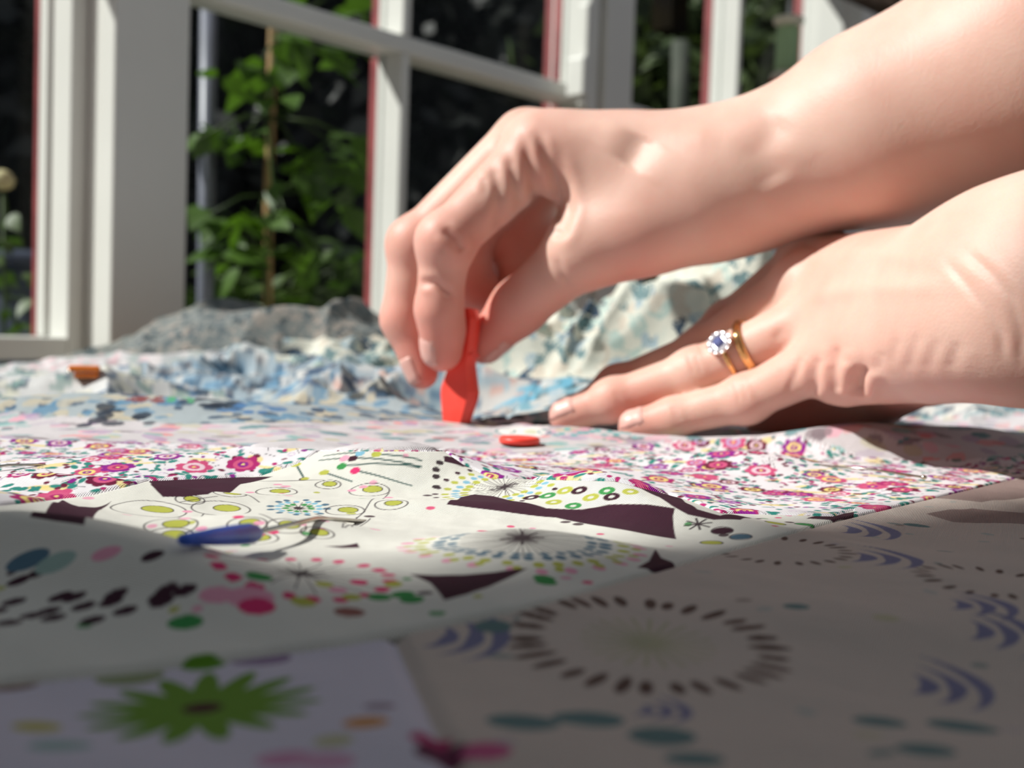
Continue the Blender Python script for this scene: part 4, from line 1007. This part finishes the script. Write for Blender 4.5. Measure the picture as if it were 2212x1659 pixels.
# ---- left hand (flat on the cloth, with the rings)
def build_left():
    W = P(2140, 625, .352)
    I_ = [P(1752, 556, .452), P(1575, 700, .482), P(1420, 812, .498), P(1345, 862, .505)]
    Md = [P(1735, 612, .438), P(1520, 762, .460), P(1335, 836, .471), P(1252, 878, .476)]
    Rg = [P(1745, 695, .424), P(1500, 806, .444), P(1325, 864, .452), P(1222, 898, .457)]
    Pk = [P(1795, 772, .408), P(1612, 862, .425), P(1455, 901, .434), P(1372, 913, .438)]
    Th = [P(2010, 765, .40), P(1885, 855, .452), P(1745, 888, .475), P(1650, 900, .485)]
    for F_, r in ((I_, .0072), (Md, .0074), (Rg, .0072), (Pk, .0066), (Th, .008)):
        z = float(Hgt(F_[-1][0], F_[-1][1])) + r - .0012
        F_[-1] = np.array([F_[-1][0], F_[-1][1], max(z, .004)])
        for k in (2, 1):
            zz = float(Hgt(F_[k][0], F_[k][1])) + r
            if F_[k][2] < zz: F_[k] = np.array([F_[k][0], F_[k][1], zz])
    nd = np.cross(Md[0] - W, Pk[0] - I_[0]); nd /= np.linalg.norm(nd)
    if nd @ (P(1750, 600, .4) - CP) > 0: nd = -nd      # dorsal side looks to the viewer and up
    FA1 = P(2700, 590, .30); FA0 = P(2330, 610, .334)
    palm = [caps(W, I_[0] - nd * .004, .0215, .0112, nd, .80), caps(W, Md[0] - nd * .003, .022, .0118, nd, .80), caps(W, Rg[0] - nd * .003, .022, .0115, nd, .80),
            caps(W + (Pk[0] - I_[0]) * .12, Pk[0] - nd * .003, .0225, .0108, nd, .82),
            caps(midp(W, Pk[0], .30) + np.array([0, .004, -.012]), midp(W, Pk[0], .78) + np.array([0, .006, -.008]), .0165, .0120),     # heel of the hand
            caps(I_[0] - nd * .002, Pk[0] - nd * .003, .0108, .0100)]
    arm = [caps(W, FA0, .0300, .0330, nd, .80), caps(FA0, FA1, .0330, .0400, nd, .85)]
    thenar = [caps(midp(W, I_[0], .2) - nd * .012, Th[0] , .018, .0150), caps(Th[0], Th[1], .0155, .0125)]
    fi = finger(I_, [.0100, .0090, .0078, .0070]); fm = finger(Md, [.0104, .0093, .0080, .0071]); frg = finger(Rg, [.0102, .0088, .0078, .0069]); fp = finger(Pk, [.0105, .0082, .0072, .0064])
    fm.append(caps(Md[1], Md[1], .0098, .0098)); frg.append(caps(Rg[1], Rg[1], .0094, .0094)); fp.append(caps(Pk[1], Pk[1], .0087, .0087)); fi.append(caps(I_[1], I_[1], .0096, .0096))
    frg.append(caps(Rg[2], Rg[2], .0082, .0082)); fm.append(caps(Md[2], Md[2], .0086, .0086))
    th = finger(Th[1:], [.0115, .0100, .0085])
    groups = [(arm, .02, .01), (palm, .012, .016), (thenar, .01, .012), (fi, .004, .0035), (fm, .004, .0030), (frg, .004, .0030), (fp, .004, .0030), (th, .004, .006)]
    # knuckle heads
    groups.append(([caps(I_[0] + nd * .0025, I_[0] + nd * .0025, .0098, .0098), caps(Md[0] + nd * .002, Md[0] + nd * .002, .0095, .0095)], .004, .006))
    allp = np.array([p for F_ in (I_, Md, Rg, Pk, Th) for p in F_] + [W, FA0, FA1]); lo = allp.min(0) - .05; hi = allp.max(0) + .05
    lo[2] = max(lo[2], -.02)
    V, Q = sdf_mesh(groups, lo, hi, .00095); V = laplace(V, Q, 3)
    Nn = vnormals(V, Q)
    # extensor tendons and knuckle dimples
    crease(V, Nn, [(1735, 560), (1850, 540), (2000, 560)], 3.0, -.7, bulge=0)
    crease(V, Nn, [(1745, 640), (1880, 620), (2040, 620)], 3.0, -.6, bulge=0)
    crease(V, Nn, [(1735, 530), (1770, 535)], 2.0, .5)
    crease(V, Nn, [(1690, 712), (1672, 735)], 1.6, .45)
    # folds of the raised heel and wrist
    for pts, wd, dp in (([(1768, 770), (1759, 810), (1760, 858)], 1.7, 1.3), ([(1806, 745), (1800, 800), (1812, 850)], 1.8, 1.3), ([(1862, 790), (1852, 822), (1850, 860)], 2.2, 3.0),
                        ([(1905, 760), (1895, 800)], 1.7, .4), ([(1940, 730), (1925, 790)], 1.6, .3), ([(1985, 720), (1960, 800)], 1.8, .3), ([(2030, 730), (2000, 800)], 1.9, .3), ([(2070, 740), (2050, 800)], 2.0, .35),
                        ([(2040, 560), (2085, 610), (2130, 670), (2160, 722), (2170, 775)], 1.3, .5), ([(2085, 540), (2140, 590), (2182, 640), (2206, 715), (2205, 790)], 1.3, .45),
                        ([(1730, 770), (1722, 800), (1700, 850)], 1.2, .4)):
        crease(V, Nn, pts, wd, dp)
    # finger joint wrinkles
    for cx_, cy_ in ((1500, 790), (1520, 750), (1600, 850)):
        for k in (-9, 0, 9): crease(V, Nn, [(cx_ + k - 8, cy_ - 24), (cx_ + k, cy_ - 5), (cx_ + k + 6, cy_ + 18)], .8, .35)
    for cx_, cy_ in ((1335, 862), (1460, 895)):
        for k in (-4, 4): crease(V, Nn, [(cx_ + k - 5, cy_ - 18), (cx_ + k + 5, cy_ + 14)], .6, .25)
    n3 = vnormals(V, Q)
    spots = [(F_[3], .016, .55) for F_ in (I_, Md, Rg, Pk)] + [(F_[1], .010, .25) for F_ in (Md, Rg, Pk)] + [(F_[0], .012, .18) for F_ in (I_, Md, Rg)] + [(midp(W, Th[1], .6), .03, .8), (Th[2], .03, .9), (Md[2], .012, .5)]
    ob = np_mesh('arm', V - PO, Q, M['skin'], person, tone(V, spots), 'tone'); ob['label'] = "left forearm and hand lying flat on the cloth"
    nail(groups, Rg[3], Rg[3] - Rg[2], nd * .5 + np.array([-.1, -.35, .85]), .0105, .0115, ob)
    nail(groups, Pk[3], Pk[3] - Pk[2], nd * .5 + np.array([-.1, -.35, .85]), .0092, .0100, ob)
    nail(groups, Md[3], Md[3] - Md[2], nd * .5 + np.array([-.1, -.25, .85]), .0108, .0115, ob)
    return ob, groups, Rg, nd
LH, LG, RGJ, LND = build_left()

# ---- right hand (gripping the tool)
def build_right():
    W = P(1600, 385, .452)
    I_ = [P(1168, 322, .460), P(962, 522, .450), P(948, 668, .455), P(955, 762, .461)]
    Md = [P(1135, 302, .480), P(896, 528, .480), P(872, 690, .482), P(912, 806, .481)]
    Rg = [P(1175, 318, .496), P(1008, 512, .500), P(1030, 628, .503), P(1085, 655, .500)]
    Pk = [P(1230, 345, .510), P(1088, 515, .512), P(1118, 610, .512), P(1175, 625, .506)]
    Th = [P(1490, 440, .450), P(1262, 540, .455), P(1120, 664, .472), P(1046, 742, .476)]
    nd = np.cross(Md[0] - W, Pk[0] - I_[0]); nd /= np.linalg.norm(nd)
    if nd[2] < 0: nd = -nd
    F0 = P(1900, 275, .432); F1 = P(2230, 150, .412); F2 = P(2800, -120, .385)
    pn = np.cross(F1 - F0, [0, 1, 0]); pn /= np.linalg.norm(pn)
    palm = [caps(W, I_[0], .0215, .0128, nd, .9), caps(W, Md[0], .0215, .0122, nd, .9), caps(W, Rg[0], .0210, .0118, nd, .9), caps(W, Pk[0], .021, .0112, nd, .9),
            caps(I_[0], Pk[0], .0115, .0105)]
    thenar = [caps(midp(W, Th[0], .3), Th[0], .0185, .0198), caps(Th[0], Th[1], .0205, .0138), caps(midp(Th[0], Th[1], .5), midp(W, I_[0], .55), .0165, .0135), caps(midp(Th[0], Th[1], .85), midp(W, I_[0], .82), .0085, .0105)]
    arm = [caps(W, F0, .0228, .0318, pn, .98), caps(F0, F1, .0318, .0400), caps(F1, F2, .0400, .0430)]
    fi = finger(I_, [.0132, .0102, .0088, .0070]) + [caps(I_[1], I_[1], .0108, .0108), caps(midp(I_[2], I_[3], .5) + np.array([.0015, 0, 0]), midp(I_[2], I_[3], .9), .0082, .0072)]
    fm = finger(Md, [.0128, .0104, .0090, .0068]) + [caps(Md[1], Md[1], .0108, .0108)]
    fr_ = finger(Rg, [.012, .0098, .0085, .0070]); fp = finger(Pk, [.011, .0088, .0078, .0065]) + [caps(P(1140, 470, .520), P(1180, 590, .516), .0125, .0120)]
    th = finger(Th[1:], [.0135, .0110, .0085]) + [caps(Th[1], Th[1], .0138, .0138)]
    groups = [(arm, .025, .01), (palm, .014, .022), (thenar, .014, .014), (fr_, .004, .004), (fp, .004, .004), (fm, .005, .004), (fi, .005, .0032), (th, .005, .006)]
    allp = np.array([p for F_ in (I_, Md, Rg, Pk, Th) for p in F_] + [W, F0, F1, F2]); lo = allp.min(0) - .05; hi = allp.max(0) + .05
    V, Q = sdf_mesh(groups, lo, hi, .00105); V = laplace(V, Q, 3); Nn = vnormals(V, Q)
    for pts, wd, dp in (([(1130, 305), (1149, 374), (1160, 440), (1168, 493)], 1.8, 1.4), ([(1160, 291), (1190, 360), (1204, 430), (1196, 490)], 1.7, 1.4), ([(1195, 330), (1218, 400), (1224, 455), (1212, 495), (1190, 515)], 2.4, 1.8),
                        ([(1099, 340), (1110, 390), (1120, 440)], 1.5, .8), ([(1063, 357), (1074, 402), (1080, 450), (1072, 500)], 2.0, 1.0), ([(1045, 380), (1050, 420)], 1.4, .5),
                        ([(957, 493), (985, 520), (1000, 545)], 1.8, 1.3), ([(905, 610), (940, 612), (975, 640)], 1.5, 1.2), 
                        ([(1390, 290), (1370, 330), (1350, 360)], 5.0, 1.6), ([(1200, 560), (1230, 620)], 1.4, .5)):
        crease(V, Nn, pts, wd, dp, .485)
    crease(V, Nn, [(1690, 250), (1640, 330), (1680, 400)], 6.0, 1.2, bulge=.3)
    crease(V, Nn, [(1230, 270), (1400, 280), (1560, 300)], 4.0, -.7, bulge=0)
    spots = [(F_[3], .026, .85) for F_ in (I_, Md, Th, Rg)] + [(F_[1], .020, .5) for F_ in (I_, Md)] + [(F_[2], .018, .65) for F_ in (I_, Md, Th, Rg, Pk)] + [(Rg[1], .02, .8), (Pk[1], .02, .8), (I_[0], .016, .35), (midp(Th[0], Pk[0], .6), .025, .8), (midp(Th[0], Th[1], .5) + np.array([0, 0, -.015]), .018, .5)]  # ruddy skin, plus the grip hollow's shade painted in as redder tone
    ob = np_mesh('arm', V - PO, Q, M['skin'], person, tone(V, spots), 'tone'); ob['label'] = 'right forearm and hand pinching the red tool'
    nail(groups, Md[3], Md[3] - Md[2], [-.9, -.25, .15], .0112, .0115, ob, off=-.002)
    nail(groups, I_[3], I_[3] - I_[2], [-.75, -.35, .3], .0108, .0110, ob, off=-.002)
    nail(groups, Th[3], Th[3] - Th[2], [.3, .1, -.9], .0125, .0130, ob, off=-.002)
    return ob
RHND = build_right()

# ------------------------------------------------------------------ rings on the ring finger
a0, a1 = RGJ[0], RGJ[1]; ax = (a1 - a0) / np.linalg.norm(a1 - a0)
def ring_at(t): return midp(a0, a1, t), (.0102 + (.0088 - .0102) * t)
def torus(name, c, axis, R, prof_w, prof_h, m, parent, n=64, k=12):
    axis = np.array(axis) / np.linalg.norm(axis); x = np.cross(axis, [0, 0, 1.]); x /= np.linalg.norm(x); y = np.cross(axis, x); V = []; Fc = []
    for i in range(n):
        t = 2 * pi * i / n; rd = x * cos(t) + y * sin(t)
        for j in range(k):
            s = 2 * pi * j / k; V.append(np.array(c) + rd * (R + prof_h * cos(s)) + axis * prof_w * sin(s))
    for i in range(n):
        for j in range(k): Fc.append((i * k + j, ((i + 1) % n) * k + j, ((i + 1) % n) * k + (j + 1) % k, i * k + (j + 1) % k))
    return mesh_obj(name, V, Fc, m, parent, True)
c1, r1 = ring_at(.50); c2, r2 = ring_at(.65)
wbnd = empty('wedding_band', tuple(c1)); tag(wbnd, 'plain polished gold band on the ring finger, nearer the knuckle', 'ring')
axb = ax + np.array([.10, .0, .05]); torus('band', (0, 0, 0), axb, r1 + .0010, .0016, .0009, M['gold'], wbnd)
wb2 = torus('engraved_edge', (0, 0, 0), axb, r1 + .0016, .0005, .0006, M['gold'], wbnd)
clr = empty('cluster_ring', tuple(c2)); tag(clr, 'ring with a round cluster of clear stones around a blue centre stone', 'ring')
torus('band', (0, 0, 0), ax, r2 + .0008, .0009, .0007, M['gold'], clr)
view = CP - c2; view /= np.linalg.norm(view); hu = view * .75 + np.array([-.25, 0, .45]); hu -= ax * (hu @ ax); hu /= np.linalg.norm(hu); sd = np.cross(ax, hu)
hc = hu * (r2 + .0022)
def gemst(name, c, nrm, r, m, par, seg=8):
    nrm = np.array(nrm) / np.linalg.norm(nrm); x = np.cross(nrm, [.3, .5, .8]); x /= np.linalg.norm(x); y = np.cross(nrm, x); V = []; Fc = []
    for rr, hh, ph in ((.55, .42, 0), (1.0, .08, .5), (1.0, -.05, .5)):
        for k in range(seg): t = 2 * pi * (k + ph) / seg; V.append(np.array(c) + r * (rr * cos(t) * x + rr * sin(t) * y + hh * nrm))
    V.append(np.array(c) - nrm * r * .8)
    Fc.append(tuple(range(seg)))
    for k in range(seg):
        k2 = (k + 1) % seg; Fc += [(k, k2, seg + k), (k2, seg + k2, seg + k), (seg + k, seg + k2, 2 * seg + k2, 2 * seg + k), (2 * seg + k, 2 * seg + k2, 3 * seg)]
    return mesh_obj(name, V, Fc, m, par)
# setting: a little basket
V = []; Fc = []; nn = 24
for hh, rr in ((-.0022, .0020), (-.0010, .0036), (.0002, .0046), (.0005, .0044)):
    for k in range(nn): t = 2 * pi * k / nn; V.append(hc + hu * hh + (ax * cos(t) + sd * sin(t)) * rr)
for i in range(3):
    for k in range(nn): Fc.append((i * nn + k, i * nn + (k + 1) % nn, (i + 1) * nn + (k + 1) % nn, (i + 1) * nn + k))
Fc += [tuple(range(nn))[::-1], tuple(3 * nn + k for k in range(nn))]
st_ = mesh_obj('setting', V, Fc, M['platinum'], clr)
gemst('centre_stone', hc + hu * .0012, hu, .0023, M['bluegem'], clr)['label'] = 'dark blue centre stone'
for k in range(10):
    t = 2 * pi * k / 10; dv_ = ax * cos(t) + sd * sin(t)
    gemst('stone', hc + hu * .0008 + dv_ * .0036, hu + dv_ * .35, .00125, M['gem'], clr)
    tube('claw', [hc + dv_ * .0047 - hu * .0006, hc + dv_ * .0046 + hu * .0013], .0003, M['platinum'], st_, 6)
